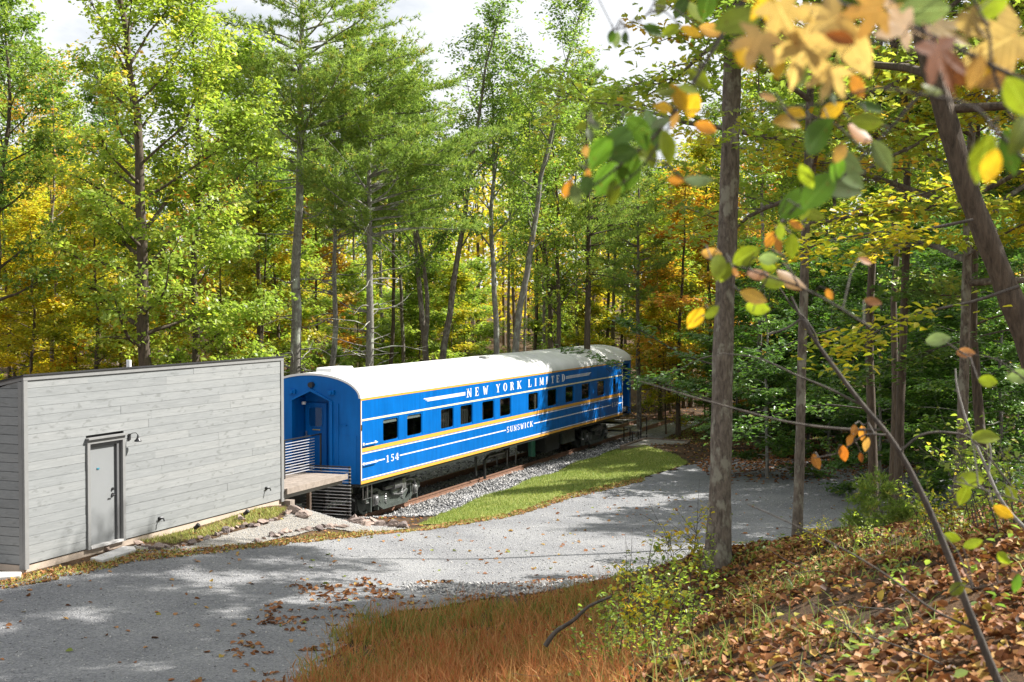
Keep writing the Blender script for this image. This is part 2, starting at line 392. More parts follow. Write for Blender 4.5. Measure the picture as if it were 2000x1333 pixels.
for (x, y, z) in [(-24,22,.8),(-24,31,.7),(-30,27,.8),(-24,40,-.1),(-26,55,-.2),(-30,70,0),(-45,45,.6),(-60,70,1.5),(-20,90,.4),(0,75,.2),(10,95,.8),(-50,110,2),(0,140,3),(60,120,2),(-120,80,3),(90,60,4),(60,0,8),(30,-40,7),(-40,-40,3),(-100,0,4),(-60,250,5),(150,200,6),(-200,200,6),(200,-100,10),(-200,-150,8),(0,-200,8),(300,300,9),(-300,300,9),(-100,400,9)]:
    _cp.append((x, y, z))
_cp = np.array(_cp); _A = _cp[:, :2]
def _phi(d2): return np.sqrt(d2 + 1.5 ** 2)
_K = _phi(((_A[:, None] - _A[None]) ** 2).sum(-1)); _n = len(_A)
_M = np.zeros((_n + 1, _n + 1)); _M[:_n, :_n] = _K - np.eye(_n) * .06; _M[:_n, _n] = 1; _M[_n, :_n] = 1
_W = np.linalg.solve(_M, np.concatenate([_cp[:, 2], [0]]))
def H(x, y):
    x = np.asarray(x, float); y = np.asarray(y, float); sh = x.shape
    P = np.stack([x.ravel(), y.ravel()], -1); out = np.empty(len(P))
    for i in range(0, len(P), 20000):
        q = P[i:i+20000]; out[i:i+20000] = _phi(((q[:, None] - _A[None]) ** 2).sum(-1)) @ _W[:_n] + _W[_n]
    # soft unevenness of the wild ground
    return out.reshape(sh)
def h1(x, y): return float(H(np.array([x]), np.array([y]))[0])
def ground_at(px, py, t0=4.0, t1=160.0):
    r = ray(px, py); t = np.arange(t0, t1, .1)
    hh = H(r.x * t, r.y * t); zz = CAM_Z + r.z * t
    k = np.argmax(zz < hh)
    t = t[k] if (zz < hh).any() else t1
    return Vector((r.x * t, r.y * t, h1(r.x * t, r.y * t)))
def stand(px, v):
    x, y = uv2xy((px - 1000) / F_PX * v, v); return Vector((x, y, h1(x, y)))

def grid_mesh(name, xs, ys, mat, dz=0.0, mask=None, zf=None):
    X, Y = np.meshgrid(xs, ys, indexing='ij'); Z = (zf or H)(X, Y) + dz
    nx, ny = X.shape; idx = np.arange(nx * ny).reshape(nx, ny)
    Fq = np.stack([idx[:-1, :-1], idx[1:, :-1], idx[1:, 1:], idx[:-1, 1:]], -1).reshape(-1, 4)
    V = np.stack([X, Y, Z], -1).reshape(-1, 3)
    if mask is not None:
        c = V[Fq].mean(1); keep = mask(c[:, 0], c[:, 1]); Fq = Fq[keep]
        used = np.unique(Fq); re = -np.ones(len(V), int); re[used] = np.arange(len(used)); V = V[used]; Fq = re[Fq]
    return np_mesh(name, V, Fq, mat, smooth=True)
def wobble(x, y, s=1.0, seed=0):
    return (np.sin(x*1.7*s+seed)+np.sin(y*2.3*s+1.3+seed)+np.sin((x+y)*3.1*s+seed*2)+np.sin((x-y)*5.3*s+.7))/4
def in_poly(x, y, poly):
    r = np.zeros(x.shape, bool); n = len(poly)
    for i in range(n):
        x0, y0 = poly[i]; x1, y1 = poly[(i + 1) % n]
        c = ((y0 > y) != (y1 > y)) & (x < (x1 - x0) * (y - y0) / (y1 - y0 + 1e-12) + x0); r ^= c
    return r
def soft_poly(poly, amp=.12, s=1.6, seed=0):
    def f(x, y):
        return in_poly(x + amp * wobble(x, y, s, seed), y + amp * wobble(y, x, s, seed + 4), poly)
    return f
def px_poly(pts): return [(q.x, q.y) for q in (on_z(*p) for p in pts)]

_fx = np.concatenate([-np.geomspace(420, 41, 26), np.arange(-40, 26, .4), np.geomspace(27, 420, 26)])
_fy = np.concatenate([-np.geomspace(300, 9, 16), np.arange(-8, 82, .4), np.geomspace(83, 480, 26)])
def H_wild(x, y):
    z = H(x, y); u = x * CT + y * ST; v = -x * ST + y * CT
    bank = np.clip((z - 1.1) / 1.0, 0, 1) * (np.abs(x) < 60)
    return z + bank * (.10 * wobble(x, y, 1.1) + .06 * wobble(x, y, 2.6, 3))
tag(link('ground', grid_mesh('ground', _fx, _fy, M_SOIL, zf=H_wild)), 'leaf strewn brown forest floor', 'ground', kind='structure')

ROAD = px_poly([(-500,1500,.75),(-400,1215,.78),(-60,1165,.78),(0,1148,.77),(60,1138,.77),(180,1115,.76),(260,1094,.75),(330,1088,.72),(420,1080,.68),(520,1069,.6),(620,1060,.5),(700,1052,.42),(790,1040,.3),
    (850,1032,.2),(940,1022,.12),(1000,1006,.1),(1100,976,.05),(1200,951,.02),(1280,926,.0),(1330,912,0),(1390,895,0),(1470,880,.03),(1600,876,.05),(1760,880,.15),(1950,915,.2),(2250,930,.3),
    (2250,1010,.5),(1800,1010,.4),(1560,1040,.3),(1330,1100,.4),(1180,1140,.5),(1000,1170,.5),(870,1188,.55),(760,1206,.6),(690,1240,.65),(640,1290,.7),(600,1350,.75),(540,1500,.85)])
_rx = [p[0] for p in ROAD]; _ry = [p[1] for p in ROAD]
in_road = soft_poly(ROAD, .22, 1.3)
tag(link('gravel_road', grid_mesh('gravel_road', np.arange(max(min(_rx), -34)-.5, min(max(_rx), 20)+.5, .15), np.arange(min(_ry)-.5, max(_ry)+.5, .15), M_ROAD, .035, in_road)),
    'grey gravel road curving past the shed and the train car', 'road', kind='structure')
PATH = px_poly([(262,1072,.75),(350,1073,.74),(400,1059,.73),(470,1040,.7),(545,1027,.62),(600,1012,.45),(560,986,.6),(655,992,.25),(657,1006,.2),(690,1020,.2),(760,1030,.15),(800,1036,.15),(720,1048,.35),(640,1045,.42),(507,1066,.58),(420,1078,.66),(330,1086,.7),(270,1088,.72)])
in_path = soft_poly(PATH, .08, 2.2, 2)
_px = [p[0] for p in PATH]; _py = [p[1] for p in PATH]
tag(link('gravel_path', grid_mesh('gravel_path', np.arange(min(_px)-.3, max(_px)+.3, .09), np.arange(min(_py)-.3, max(_py)+.3, .09), M_PATH, .022, in_path)),
    'tan gravel footpath from the shed to the train car', 'path', kind='structure')
LAWN = px_poly([(815,1030,.08),(860,1010,-.1),(900,990,-.2),(1000,950,-.26),(1100,912,-.26),(1180,886,-.25),(1240,876,-.1),(1330,896,-.03),(1345,906,0),(1290,922,0),(1200,948,.0),(1100,973,.0),(1000,1003,.05),(940,1019,.1),(870,1029,.13)])
in_lawn = soft_poly(LAWN, .14, 2.0, 5)
_lx = [p[0] for p in LAWN]; _ly = [p[1] for p in LAWN]
tag(link('lawn', grid_mesh('lawn', np.arange(min(_lx)-.3, max(_lx)+.3, .12), np.arange(min(_ly)-.3, max(_ly)+.3, .12), M_LAWN, .03, in_lawn)), 'strip of mown lawn between the ballast and the road', 'lawn', kind='structure')
# ballast: a real mound under the track
def bal_z(x, y):
    d = np.abs(x - XM)
    t = np.clip((d - 1.55) / 1.5, 0, 1)
    top = Z_RAIL - .19 + .015 * wobble(x, y, 3)
    return top * (1 - t) + np.minimum(H(x, y) - .06, -.2) * t
BAL = px_poly([(755,1005,-.1),(830,1012,-.1),(865,1008,-.15),(910,988,-.24),(1005,950,-.28),(1105,911,-.28),(1185,885,-.27),(1250,868,-.3)]) + [(XM + 2.2, 72), (XM - 3.2, 72), (XM - 3.2, 33.6), (XM + 1.2, 33.6)]
in_bal = soft_poly(BAL, .1, 2.4, 1)
tag(link('ballast_bed', grid_mesh('ballast_bed', np.arange(XM-3.4, XM+5, .14), np.arange(33, 73, .14), M_BALLAST, .02, in_bal, zf=lambda x, y: np.maximum(bal_z(x, y), H(x, y)))), 'grey crushed stone ballast under the track', 'ballast', kind='structure')
def surf(x, y):
    z = H_wild(x, y) + .005
    z = np.where(in_lawn(x, y), H(x, y) + .03, z); z = np.where(in_bal(x, y), np.maximum(bal_z(x, y), H(x, y)) + .02, z)
    z = np.where(in_path(x, y), H(x, y) + .022, z); z = np.where(in_road(x, y), H(x, y) + .035, z)
    return z

# ------------------------------------------------------------------ railway track
track = thing('railway_track', 'rusty railway track on ballast under the blue train car', 'railway track', (XM, 34, Z_RAIL - .17))
for sx in (-.7175, .7175):
    prof = [(-.075,0),(.075,0),(.075,.02),(.018,.04),(.015,.12),(.036,.135),(.036,.17),(-.036,.17),(-.036,.135),(-.015,.12),(-.018,.04),(-.075,.02)]
    MB().prism([(sx + a, b) for a, b in prof], 1, 1.3, 42).build('rail', M_RUST, track)
tie_me = None
rnd = random.Random(4)
for k in range(62):
    if tie_me is None:
        o = MB().box(-1.3, 1.3, -.11, .11, -.15, 0).build('tie', M_TIE, track, bevel=.012); tie_me = o.data
    else: o = link('tie', tie_me, track)
    o.location = (rnd.uniform(-.04, .04), 1.5 + k * .62, rnd.uniform(-.012, -.002)); o.rotation_euler = (0, 0, rnd.uniform(-.015, .015))

# ------------------------------------------------------------------ the train car
car = thing('passenger_train_car', 'bright blue passenger train car with white roof and gold stripes', 'train car', (XM, Y0, Z_RAIL))
def CB(): return MB()
class CarMB(MB):                                  # car coordinates are world minus the car origin
    def build(s, name, mat, parent=car, smooth=False, bevel=0, root=True):
        s.v = [(x - XM, y - Y0, z - Z_RAIL) for x, y, z in s.v]
        return MB.build(s, name, mat, parent, smooth, bevel)
WIN = [(35.842,36.873),(37.426,38.5),(39.86,40.885),(41.404,42.429),(43.239,44.312),(44.832,45.895),(47.629,48.698),(49.691,50.761),(51.76,52.779),(53.774,54.818),(55.835,56.868),(58.058,58.547)]
WZ0, WZ1 = 1.835, 2.50
Y_SIDE = 59.498; T = .05
def side_wall(x_out, x_in, ends):
    b = CarMB(); ys = [Y0] + [q for w in WIN for q in w] + [ends]
    def pl(y0, y1, z0, z1): b.box(min(x_in, x_out), max(x_in, x_out), y0, y1, z0, z1)
    pl(Y0, ends, Z_SILL, WZ0); pl(Y0, ends, WZ1, Z_EAVE)
    for i in range(0, len(ys), 2): pl(ys[i], ys[i + 1], WZ0, WZ1)
    return b
side_wall(XC, XC - T, Y_SIDE).build('side_wall', M_BLUE)
side_wall(XL, XL + T, Y1).build('side_wall', M_BLUE)
def arch(n=24, inset=0.0, x0=None, x1=None):
    a = (XC - XL) / 2 - inset; bz = Z_APEX - Z_EAVE - inset
    pts = []
    for k in range(n + 1):
        th = math.pi * k / n
        pts.append(((XC + XL) / 2 + a * math.cos(th), Z_EAVE + bz * math.sin(th)))
    return pts
# roof shell with a slight overhang over both ends
ro = CarMB(); o1 = arch(32, -.012); i1 = arch(32, .05)
ys = [Y0 - .02] + list(np.linspace(Y0 + 1.2, Y1 - 1.2, 14)) + [Y1 + .02]
for ring in (o1, i1):
    n = len(ring); vs = [(x, y, z) for y in ys for x, z in ring]
    ro.add(vs, [(j*n+k, j*n+k+1, (j+1)*n+k+1, (j+1)*n+k) for j in range(len(ys)-1) for k in range(n-1)])
for y in (ys[0], ys[-1]):
    n = len(o1); ro.add([(x, y, z) for x, z in o1] + [(x, y, z) for x, z in i1], [(k, k+1, n+k+1, n+k) for k in range(n-1)])
ro.build('roof', M_ROOF, smooth=True)
roof_part = [c for c in car.children if c.name.startswith('roof')][0]
b = CarMB(); b.prism([(35.2,3.80),(35.25,3.93),(36.5,3.93),(36.65,3.80)], 0, XM - .25, XM + .25); b.build('roof_vent', M_ROOF, roof_part, bevel=.02)
b = CarMB(); b.box(XM + .35, XM + .62, 45.8, 46.2, 3.72, 3.86); b.build('roof_vent', M_TRIM, roof_part, bevel=.02)
b = CarMB(); b.tube([(XM + .3, 57.2, 3.78), (XM + .3, 57.2, 3.84)], .05, 10); b.build('roof_vent', M_BLACK, roof_part)
# seams across the roof
for y in np.arange(Y0 + 2.6, Y1 - 1, 3.3):
    s = CarMB(); r1 = arch(28, -.020); r2 = arch(28, -.010); n = len(r1)
    vs = [(x, y - .02, z) for x, z in r1] + [(x, y + .02, z) for x, z in r1] + [(x, y - .02, z) for x, z in r2] + [(x, y + .02, z) for x, z in r2]
    s.add(vs, [(k, k+1, n+k+1, n+k) for k in range(n-1)] + [(k, k+1, 2*n+k+1, 2*n+k) for k in range(n-1)] + [(n+k, n+k+1, 3*n+k+1, 3*n+k) for k in range(n-1)])
    s.build('roof_seam', M_ROOF, roof_part)
# stripes (each a painted strip a few mm proud)
def stripe(name, mat, z0, z1, y0=Y0 + .06, y1=Y_SIDE - .01, x=None, d=.004):
    b = CarMB(); b.box(XC - .001, XC + d, y0, y1, z0, z1); return b.build(name, mat)
stripe('eave_stripe', M_GOLD, 3.095, 3.145, Y0, Y_SIDE)
stripe('upper_stripe', M_CREAM, 2.533, 2.583)
stripe('belt_stripe', M_GOLD, 1.683, 1.79); stripe('belt_pinstripe', M_WHITE, 1.632, 1.660)
stripe('sill_stripe', M_GOLD, .822, .905, Y0, Y_SIDE); stripe('sill_pinstripe', M_WHITE, .928, .956)
stripe('corner_stripe', M_WHITE, .91, 3.09, Y0 + .022, Y0 + .055); stripe('corner_stripe', M_GOLD, .91, 3.09, Y0, Y0 + .02)
stripe('corner_stripe', M_WHITE, .91, 3.09, Y_SIDE - .05, Y_SIDE)
for y0, y1 in ((Y0 + .07, 35.95), (36.93, 45.38), (48.2, 57.8), (58.85, 59.40)): stripe('name_line', M_WHITE, 1.345, 1.378, y0, y1)
for k, z in enumerate((2.785, 2.825, 2.865)):
    for (a0, a1) in ((38.85 - .13 * k, 41.80), (51.80, 54.72 + .13 * k)):
        b = CarMB(); b.box(XC - .001, XC + .004, a0, a1, z, z + .024); b.build('speed_line', M_WHITE)
# lettering: condensed slab letters built from strokes
def glyph(ch):
    R = []                                         # list of polygons in a 0..1 box
    def rect(x0, y0, x1, y1): R.append([(x0,y0),(x1,y0),(x1,y1),(x0,y1)])
    def stem(x, w=.13, s=.2):
        rect(x-w, 0, x+w, 1); rect(x-s-.04, 0, x-w, .07); rect(x+w, 0, x+s+.04, .07); rect(x-s-.04, .93, x-w, 1); rect(x+w, .93, x+s+.04, 1)
    def diag(x0, y0, x1, y1, w): R.append([(x0-w,y0),(x0+w,y0),(x1+w,y1),(x1-w,y1)])
    def arc(cx, cy, rx, ry, a0, a1, tx, ty, n=12):
        for k in range(n):
            t0 = math.radians(a0+(a1-a0)*k/n); t1 = math.radians(a0+(a1-a0)*(k+1)/n)
            R.append([(cx+rx*math.cos(t0),cy+ry*math.sin(t0)),(cx+rx*math.cos(t1),cy+ry*math.sin(t1)),
                      (cx+(rx-tx)*math.cos(t1),cy+(ry-ty)*math.sin(t1)),(cx+(rx-tx)*math.cos(t0),cy+(ry-ty)*math.sin(t0))])
    if ch == 'N': stem(.16,.07); rect(.80,0,.94,1); rect(.68,.93,.80,1); rect(.94,.93,1,1); diag(.14,1,.86,0,.14)
    elif ch == 'E': stem(.24); rect(.3,0,.9,.08); rect(.3,.92,.9,1); rect(.3,.46,.7,.54); rect(.82,0,.9,.28); rect(.82,.72,.9,1); rect(.63,.36,.7,.64)
    elif ch == 'W': diag(.1,1,.30,0,.10); diag(.30,0,.5,.8,.05); diag(.5,.8,.68,0,.10); diag(.68,0,.9,1,.05); rect(-.02,.93,.28,1); rect(.74,.93,1.04,1)
    elif ch == 'Y': diag(.5,.45,.16,1,.12); diag(.5,.45,.86,1,.06); rect(.38,0,.62,.48); rect(.22,0,.78,.07); rect(0,.93,.36,1); rect(.7,.93,1,1)
    elif ch == 'O': arc(.5,.5,.46,.51,0,360,.24,.08,24)
    elif ch == 'R': stem(.24); arc(.45,.74,.42,.26,-90,90,.22,.07); rect(.3,.93,.46,1); rect(.3,.48,.46,.55); diag(.62,.5,.84,0,.12); rect(.7,0,1,.07)
    elif ch == 'K': stem(.2); diag(.3,.42,.84,1,.06); diag(.46,.56,.86,0,.13); rect(.68,.93,1,1); rect(.66,0,1.04,.07)
    elif ch == 'L': stem(.26); rect(.3,0,.92,.08); rect(.84,0,.92,.32)
    elif ch == 'I': stem(.5,.26,.4)
    elif ch == 'M': stem(.14,.05,.1); rect(.76,0,.98,1); diag(.16,1,.5,.1,.10); diag(.5,.1,.84,1,.05); rect(.7,0,1.04,.07)
    elif ch == 'T': rect(.36,0,.64,1); rect(.24,0,.76,.07); rect(.02,.92,.98,1); rect(.02,.7,.1,1); rect(.9,.7,.98,1)
    elif ch == 'D': stem(.24); arc(.4,.5,.52,.5,-90,90,.26,.08); rect(.3,0,.42,.08); rect(.3,.92,.42,1)
    elif ch == 'S': arc(.5,.73,.42,.28,40,270,.2,.08); arc(.5,.27,.42,.28,-140,90,.2,.08); rect(.78,.72,.88,1); rect(.12,0,.22,.28)
    elif ch == 'U': rect(.08,.3,.34,1); rect(.74,.3,.86,1); arc(.47,.32,.39,.33,180,360,.2,.09); rect(-.02,.93,.44,1); rect(.62,.93,.98,1)
    elif ch == 'C': arc(.54,.5,.46,.51,50,310,.24,.08,20); rect(.78,.68,.88,1)
    elif ch == '1': rect(.36,0,.66,1); rect(.18,0,.84,.07); R.append([(.14,.80),(.36,.86),(.36,1),(.30,.95)])
    elif ch == '5': rect(.18,.52,.28,1); rect(.18,.88,.86,1); arc(.46,.31,.42,.33,-150,130,.22,.08)
    elif ch == '4': rect(.54,0,.80,1); rect(.02,.24,1,.32); R.append([(.02,.32),(.14,.32),(.62,1),(.54,1)]); rect(.42,0,.92,.07)
    return R
def lettering(name, items, z0, z1):
    root = bpy.data.objects.new(name, None); COL.objects.link(root); root.parent = car
    root.empty_display_size = .1; root.location = (XC - XM, items[0][1] - Y0, z0 - Z_RAIL)
    for ch, ya, yb in items:
        b = MB()
        for i, pg in enumerate(glyph(ch)):
            b.prism([(ya + (yb - ya) * x - items[0][1], (z1 - z0) * y) for x, y in pg], 0, -.001, .004 + .0002 * (i % 8))
        b.build('letter', M_WHITE, root)
lettering('name_lettering', [('N',41.93,42.31),('E',42.62,42.95),('W',43.31,43.75),('Y',44.47,44.84),('O',45.13,45.51),('R',45.80,46.16),('K',46.49,46.90),('L',47.59,47.96),('I',48.27,48.48),
    ('M',48.80,49.22),('I',49.50,49.70),('T',50.07,50.42),('E',50.68,51.03),('D',51.32,51.69)], 2.705, 2.982)
sw = []; yy = 45.47
for ch, w in zip('SUNSWICK', (.24,.26,.26,.24,.32,.14,.25,.28)): sw.append((ch, yy, yy + w)); yy += w + .088
lettering('car_name_lettering', sw, 1.268, 1.462)
lettering('car_number_lettering', [('1',36.02,36.24),('5',36.33,36.56),('4',36.62,36.86)], 1.252, 1.448)
lettering('car_number_lettering', [('1',57.90,58.12),('5',58.21,58.44),('4',58.53,58.77)], 1.262, 1.448)
# windows: frame, pane, some with roller shades
for i, (ya, yb) in enumerate(WIN):
    f = CarMB(); w = .035
    for (p0, p1, q0, q1) in ((ya, yb, WZ0, WZ0+w), (ya, yb, WZ1-w, WZ1), (ya, ya+w, WZ0+w, WZ1-w), (yb-w, yb, WZ0+w, WZ1-w)): f.box(XC-.045, XC-.012, p0, p1, q0, q1)
    for (cy, sy) in ((ya + w, 1), (yb - w, -1)):           # rounded corners
        for (cz, sz) in ((WZ0 + w, 1), (WZ1 - w, -1)):
            R_ = .07; pg = [(cy, cz)] + [(cy + sy * (R_ - R_ * math.cos(math.radians(t))), cz + sz * (R_ - R_ * math.sin(math.radians(t)))) for t in range(0, 91, 18)]
            f.prism(pg, 0, XC-.044, XC-.013)
    fo = f.build('window', M_BLUE)
    g = CarMB(); g.box(XC-.034, XC-.026, ya + w, yb - w, WZ0 + w, WZ1 - w); g.build('pane', M_GLASS, fo)
    if i < 2:
        s = CarMB(); s.box(XC-.055, XC-.045, ya + .04, yb - .04, WZ1 - .14, WZ1 - .036); s.build('shade', M_SHADE, fo)
    if i in (2, 3, 4, 5, 7, 8, 9):
        s = CarMB()
        for k in range(14 if i < 4 else 5):
            y_ = ya + .04 + (yb - ya - .08) * k / 14; s.box(XC-.14-.02*(k % 2), XC-.125-.02*(k % 2), y_, y_ + (yb-ya)/14, WZ0 + .03, WZ1 - .03)
        s.build('curtain', M_CURT, fo)
    g = CarMB(); g.box(XL+.026, XL+.034, ya, yb, WZ0, WZ1); g.build('pane', M_GLASS)
b = CarMB(); b.box(XC - .9, XC - .55, 47.75, 48.2, 1.2, 2.05); b.box(XC - .95, XC - .9, 47.75, 48.2, 1.2, 2.3); b.build('seat', M_SHADE)
b = CarMB(); b.box(XC - .12, XC - .07, 48.45, 48.66, WZ0 + .02, WZ1 - .03); b.build('curtain', M_DECK)
# floor, partitions, ends
b = CarMB(); b.box(XL + T, XC - T, Y0 + .75, Y1 - .05, Z_SILL + .12, Z_SILL + .3); b.build('floor', M_INT)
b = CarMB(); b.box(XM - .75, XM - .70, Y0 + .8, 46.4, 1.12, 3.1); b.box(XM - .75, XM - .70, 49.2, 53.2, 1.12, 3.1); b.build('added_inner_wall', M_INT)  # added walls close off the far windows to darken the interior
for y in (39.2, 43.0, 46.6, 51.2, 55.2):
    b = CarMB(); b.box(XL + .3, XC - .35, y, y + .05, 1.12, 3.0); b.build('partition', M_INT)
GX0, GX1, GZS, GZA = -19.62, -18.47, 3.09, 3.35       # portal opening and its gable top
def top_at(x): return Z_EAVE + (Z_APEX - Z_EAVE - .03) * math.sqrt(max(0, 1 - ((x - XM) / 1.5255) ** 2))
e = CarMB()
def wall_piece(xa, xb, zlow, ylo, yhi, eb):
    xs_ = list(np.linspace(xa, xb, 12)); poly = [(x, top_at(x)) for x in xs_]
    eb.prism(poly + [(xb, zlow(xb)), (xa, zlow(xa))] if xa != GX0 else poly + [(xb, zlow(xb)), (XM, GZA), (xa, zlow(xa))], 1, ylo, yhi)
wall_piece(XL, GX0, lambda x: Z_SILL, Y0 + .002, Y0 + .06, e); wall_piece(GX1, XC - .002, lambda x: Z_SILL, Y0 + .002, Y0 + .06, e)
wall_piece(GX0, GX1, lambda x: GZS, Y0 + .002, Y0 + .06, e)
endw = e.build('end_wall', M_BLUE_END)
# portal: lining, door and gable trim
p = CarMB(); p.box(GX0 - .06, GX0, Y0 + .061, Y0 + .72, .95, 3.12); p.box(GX1, GX1 + .06, Y0 + .061, Y0 + .72, .95, 3.12)
p.box(GX0 - .06, GX1 + .06, Y0 + .70, Y0 + .76, .95, 3.4); p.prism([(GX0 - .06, GZS + .03), (XM, GZA + .03), (GX1 + .06, GZS + .03), (GX1 + .06, GZS + .08), (XM, GZA + .08), (GX0 - .06, GZS + .08)], 1, Y0 + .061, Y0 + .70)
portal = p.build('doorway', M_BLUE_END)
gt = CarMB(); gt.prism([(GX0 - .09, GZS - .03), (GX0 - .02, GZS - .03), (XM, GZA - .03), (GX1 + .02, GZS - .03), (GX1 + .09, GZS - .03), (XM, GZA + .06)], 1, Y0 - .05, Y0)
gt.box(GX0 - .09, GX0 - .005, Y0 - .05, Y0, .98, GZS - .032); gt.box(GX1 + .005, GX1 + .09, Y0 - .05, Y0, .98, GZS - .032); gt.build('doorway_trim', M_BLUE_END)
d = CarMB(); d.box(-19.60, -18.92, Y0 + .64, Y0 + .698, 1.14, 2.96); door = d.build('door', M_BLUE, bevel=.01)
def rrect(x0, x1, z0, z1, r):
    pts = []
    for cx, cz, a in ((x1-r, z1-r, 0), (x0+r, z1-r, 90), (x0+r, z0+r, 180), (x1-r, z0+r, 270)):
        pts += [(cx + r * math.cos(math.radians(a+t)), cz + r * math.sin(math.radians(a+t))) for t in (0, 30, 60, 90)]
    return pts
d = CarMB(); d.prism(rrect(-19.48, -19.03, 2.27, 2.85, .1), 1, Y0 + .625, Y0 + .639); d.build('window_frame', M_BLUE, door)
d = CarMB(); d.prism(rrect(-19.455, -19.055, 2.295, 2.825, .08), 1, Y0 + .618, Y0 + .626); d.build('pane', M_BRASS, door).data.materials[0] = bpy.data.materials['window_glass']
d = CarMB(); d.box(-19.455, -19.055, Y0 + .6265, Y0 + .6275, 2.3, 2.82); d.build('reflection_panel', M_CREAM, door)  # cream panel behind the glass imitates a bright reflection
d = CarMB(); d.box(-19.36, -19.12, Y0 + .625, Y0 + .639, 2.19, 2.215); d.build('name_plate', M_BRASS, door)
d = CarMB(); d.box(-19.575, -19.52, Y0 + .615, Y0 + .639, 1.98, 2.16); d.tube([(-19.55, Y0 + .62, 2.05), (-19.55, Y0 + .57, 2.05), (-19.46, Y0 + .57, 2.05)], .012, 8); d.build('handle', M_CHROME, door)
d = CarMB(); d.tube([(-19.5, Y0 + .4, 3.0), (-19.5, Y0 + .4, 2.92)], .06, 10); d.build('lamp', M_PVC)
d = CarMB(); d.tube([(-19.02, Y0 + .0, 3.50), (-19.02, Y0 - .12, 3.50)], [.085, .075], 14); d.build('marker_lamp', M_STEELB)
for x in (-19.62, -18.42):
    d = CarMB(); d.box(x - .10, x + .10, Y0 - .07, Y0, 3.24, 3.36); d.tube([(x, Y0 - .07, 3.30), (x, Y0 - .13, 3.30)], .05, 10); d.build('marker_lamp', M_BLUE)
d = CarMB(); d.box(-18.22, -17.66, Y0 - .012, Y0, .95, 2.15); d.box(-18.23, -18.20, Y0 - .03, Y0, .9, 3.0); d.build('end_panel', M_BLUE)
d = CarMB(); d.tube([(-18.15, Y0, 2.42), (-18.15, Y0 - .05, 2.42), (-17.95, Y0 - .05, 2.42), (-17.95, Y0, 2.42)], .012, 6); d.build('grab_iron', M_BLUE)
for (z, mm) in ((1.90, M_WHITE), (1.36, M_WHITE)):
    d = CarMB(); d.tube([(XC, 34.62, z), (XC + .07, 34.62, z), (XC + .07, 35.35, z), (XC, 35.35, z)], .014, 8); d.box(XC, XC + .02, 34.58, 34.66, z - .035, z + .035); d.box(XC, XC + .02, 35.31, 35.39, z - .035, z + .035); d.build('grab_iron', mm)
d = CarMB(); d.box(XC - .001, XC + .02, 34.50, 34.53, 2.28, 2.44); d.build('hinge', M_STEELB)
# far end: vestibule opening, end post
d = CarMB(); d.box(XL, XC - .002, Y1 - .05, Y1, Z_SILL, Z_EAVE); d.prism([(x, top_at(x)) for x in np.linspace(XL, XC - .002, 21)] + [(XC - .002, Z_EAVE), (XL, Z_EAVE)], 1, Y1 - .05, Y1); d.build('end_wall', M_BLUE)
d = CarMB(); d.box(XC - .08, XC, 60.536, Y1 - .002, Z_SILL - .02, Z_EAVE); d.build('corner_post', M_BLUE)
d = CarMB(); d.box(XL + T, XC - .06, Y_SIDE - .06, Y_SIDE - .002, Z_SILL, 3.15); d.box(XC - .12, XC - .005, Y_SIDE, 60.536, 3.02, Z_EAVE); d.build('vestibule_wall', M_BLUE)
d = CarMB(); d.box(XC - 1.3, XC - .04, Y_SIDE + .02, 60.52, .42, .50); d.box(XC - .7, XC - .04, Y_SIDE + .02, 60.52, .08, .14); d.build('vestibule_step', M_BLACK)
# underframe and equipment
d = CarMB(); d.box(XM - .35, XM + .35, Y0 + .3, Y1 - .3, .42, Z_SILL - .01); d.box(XL + .04, XC - .04, Y0 + .05, Y1 - .05, Z_SILL - .09, Z_SILL - .001)
for y in np.arange(Y0 + 1, Y1 - .8, 1.6): d.prism([(XL + .1, Z_SILL - .09), (XC - .1, Z_SILL - .09), (XM + .36, .5), (XM - .36, .5)], 1, y, y + .04)
d.build('underframe', M_BLACK)
for (y0, y1, x0, x1, z0, z1, mm) in ((41.5,43.6,XM-1.3,XM-.5,.25,.74,M_BLACK),(51.0,52.6,XM-.2,XM+1.0,.0,.72,M_BLACK),(47.0,48.6,XM-1.35,XM-.6,.25,.74,M_BLACK),(52.7,54.2,XM+.1,XM+1.1,.15,.72,M_TRUCK)):
    d = CarMB(); d.box(x0, x1, y0, y1, z0, z1); d.build('equipment_box', mm, bevel=.03)
d = CarMB(); d.tube([(XM + .6, 50.5, -.1), (XM + .6, 50.5, .6)], .14, 14); d.build('tank', M_GREENTANK)
for (pts, r) in (([(XM+.9,44.2,.72),(XM+.9,44.2,-.1)], .05), ([(XM+.9,45.0,-.3),(XM+.9,45.0,.35),(XM+.9,45.3,.45),(XM+.9,46.8,.45),(XM+.9,47.0,.55),(XM+.9,47.0,.72)], .05),
                 ([(XM+.3,48.7,-.35),(XM+.3,48.7,.3)], .03), ([(XM+.3,49.6,-.35),(XM+.3,49.6,.3)], .03), ([(XM-.3,49.2,-.35),(XM-.3,49.2,.3)], .03)):
    d = CarMB(); d.tube(pts, r, 8)
    if r < .04: d.box(pts[0][0]-.09, pts[0][0]+.09, pts[0][1]-.09, pts[0][1]+.09, -.4, -.36)
    d.build('pipe', M_WORN if r < .04 else M_BLACK)
d = CarMB(); d.box(XM - .12, XM + .12, Y0 - .75, Y0 + .4, .42, .66); d.prism([(-.16, 0), (.16, 0), (.20, .22), (.05, .30), (-.18, .2)], 2, .36, .72)
for i in range(len(d.v) - 10, len(d.v)): x, y, z = d.v[i]; d.v[i] = (x + XM, Y0 - .75 - y, z)
d.build('coupler', M_BLACK)
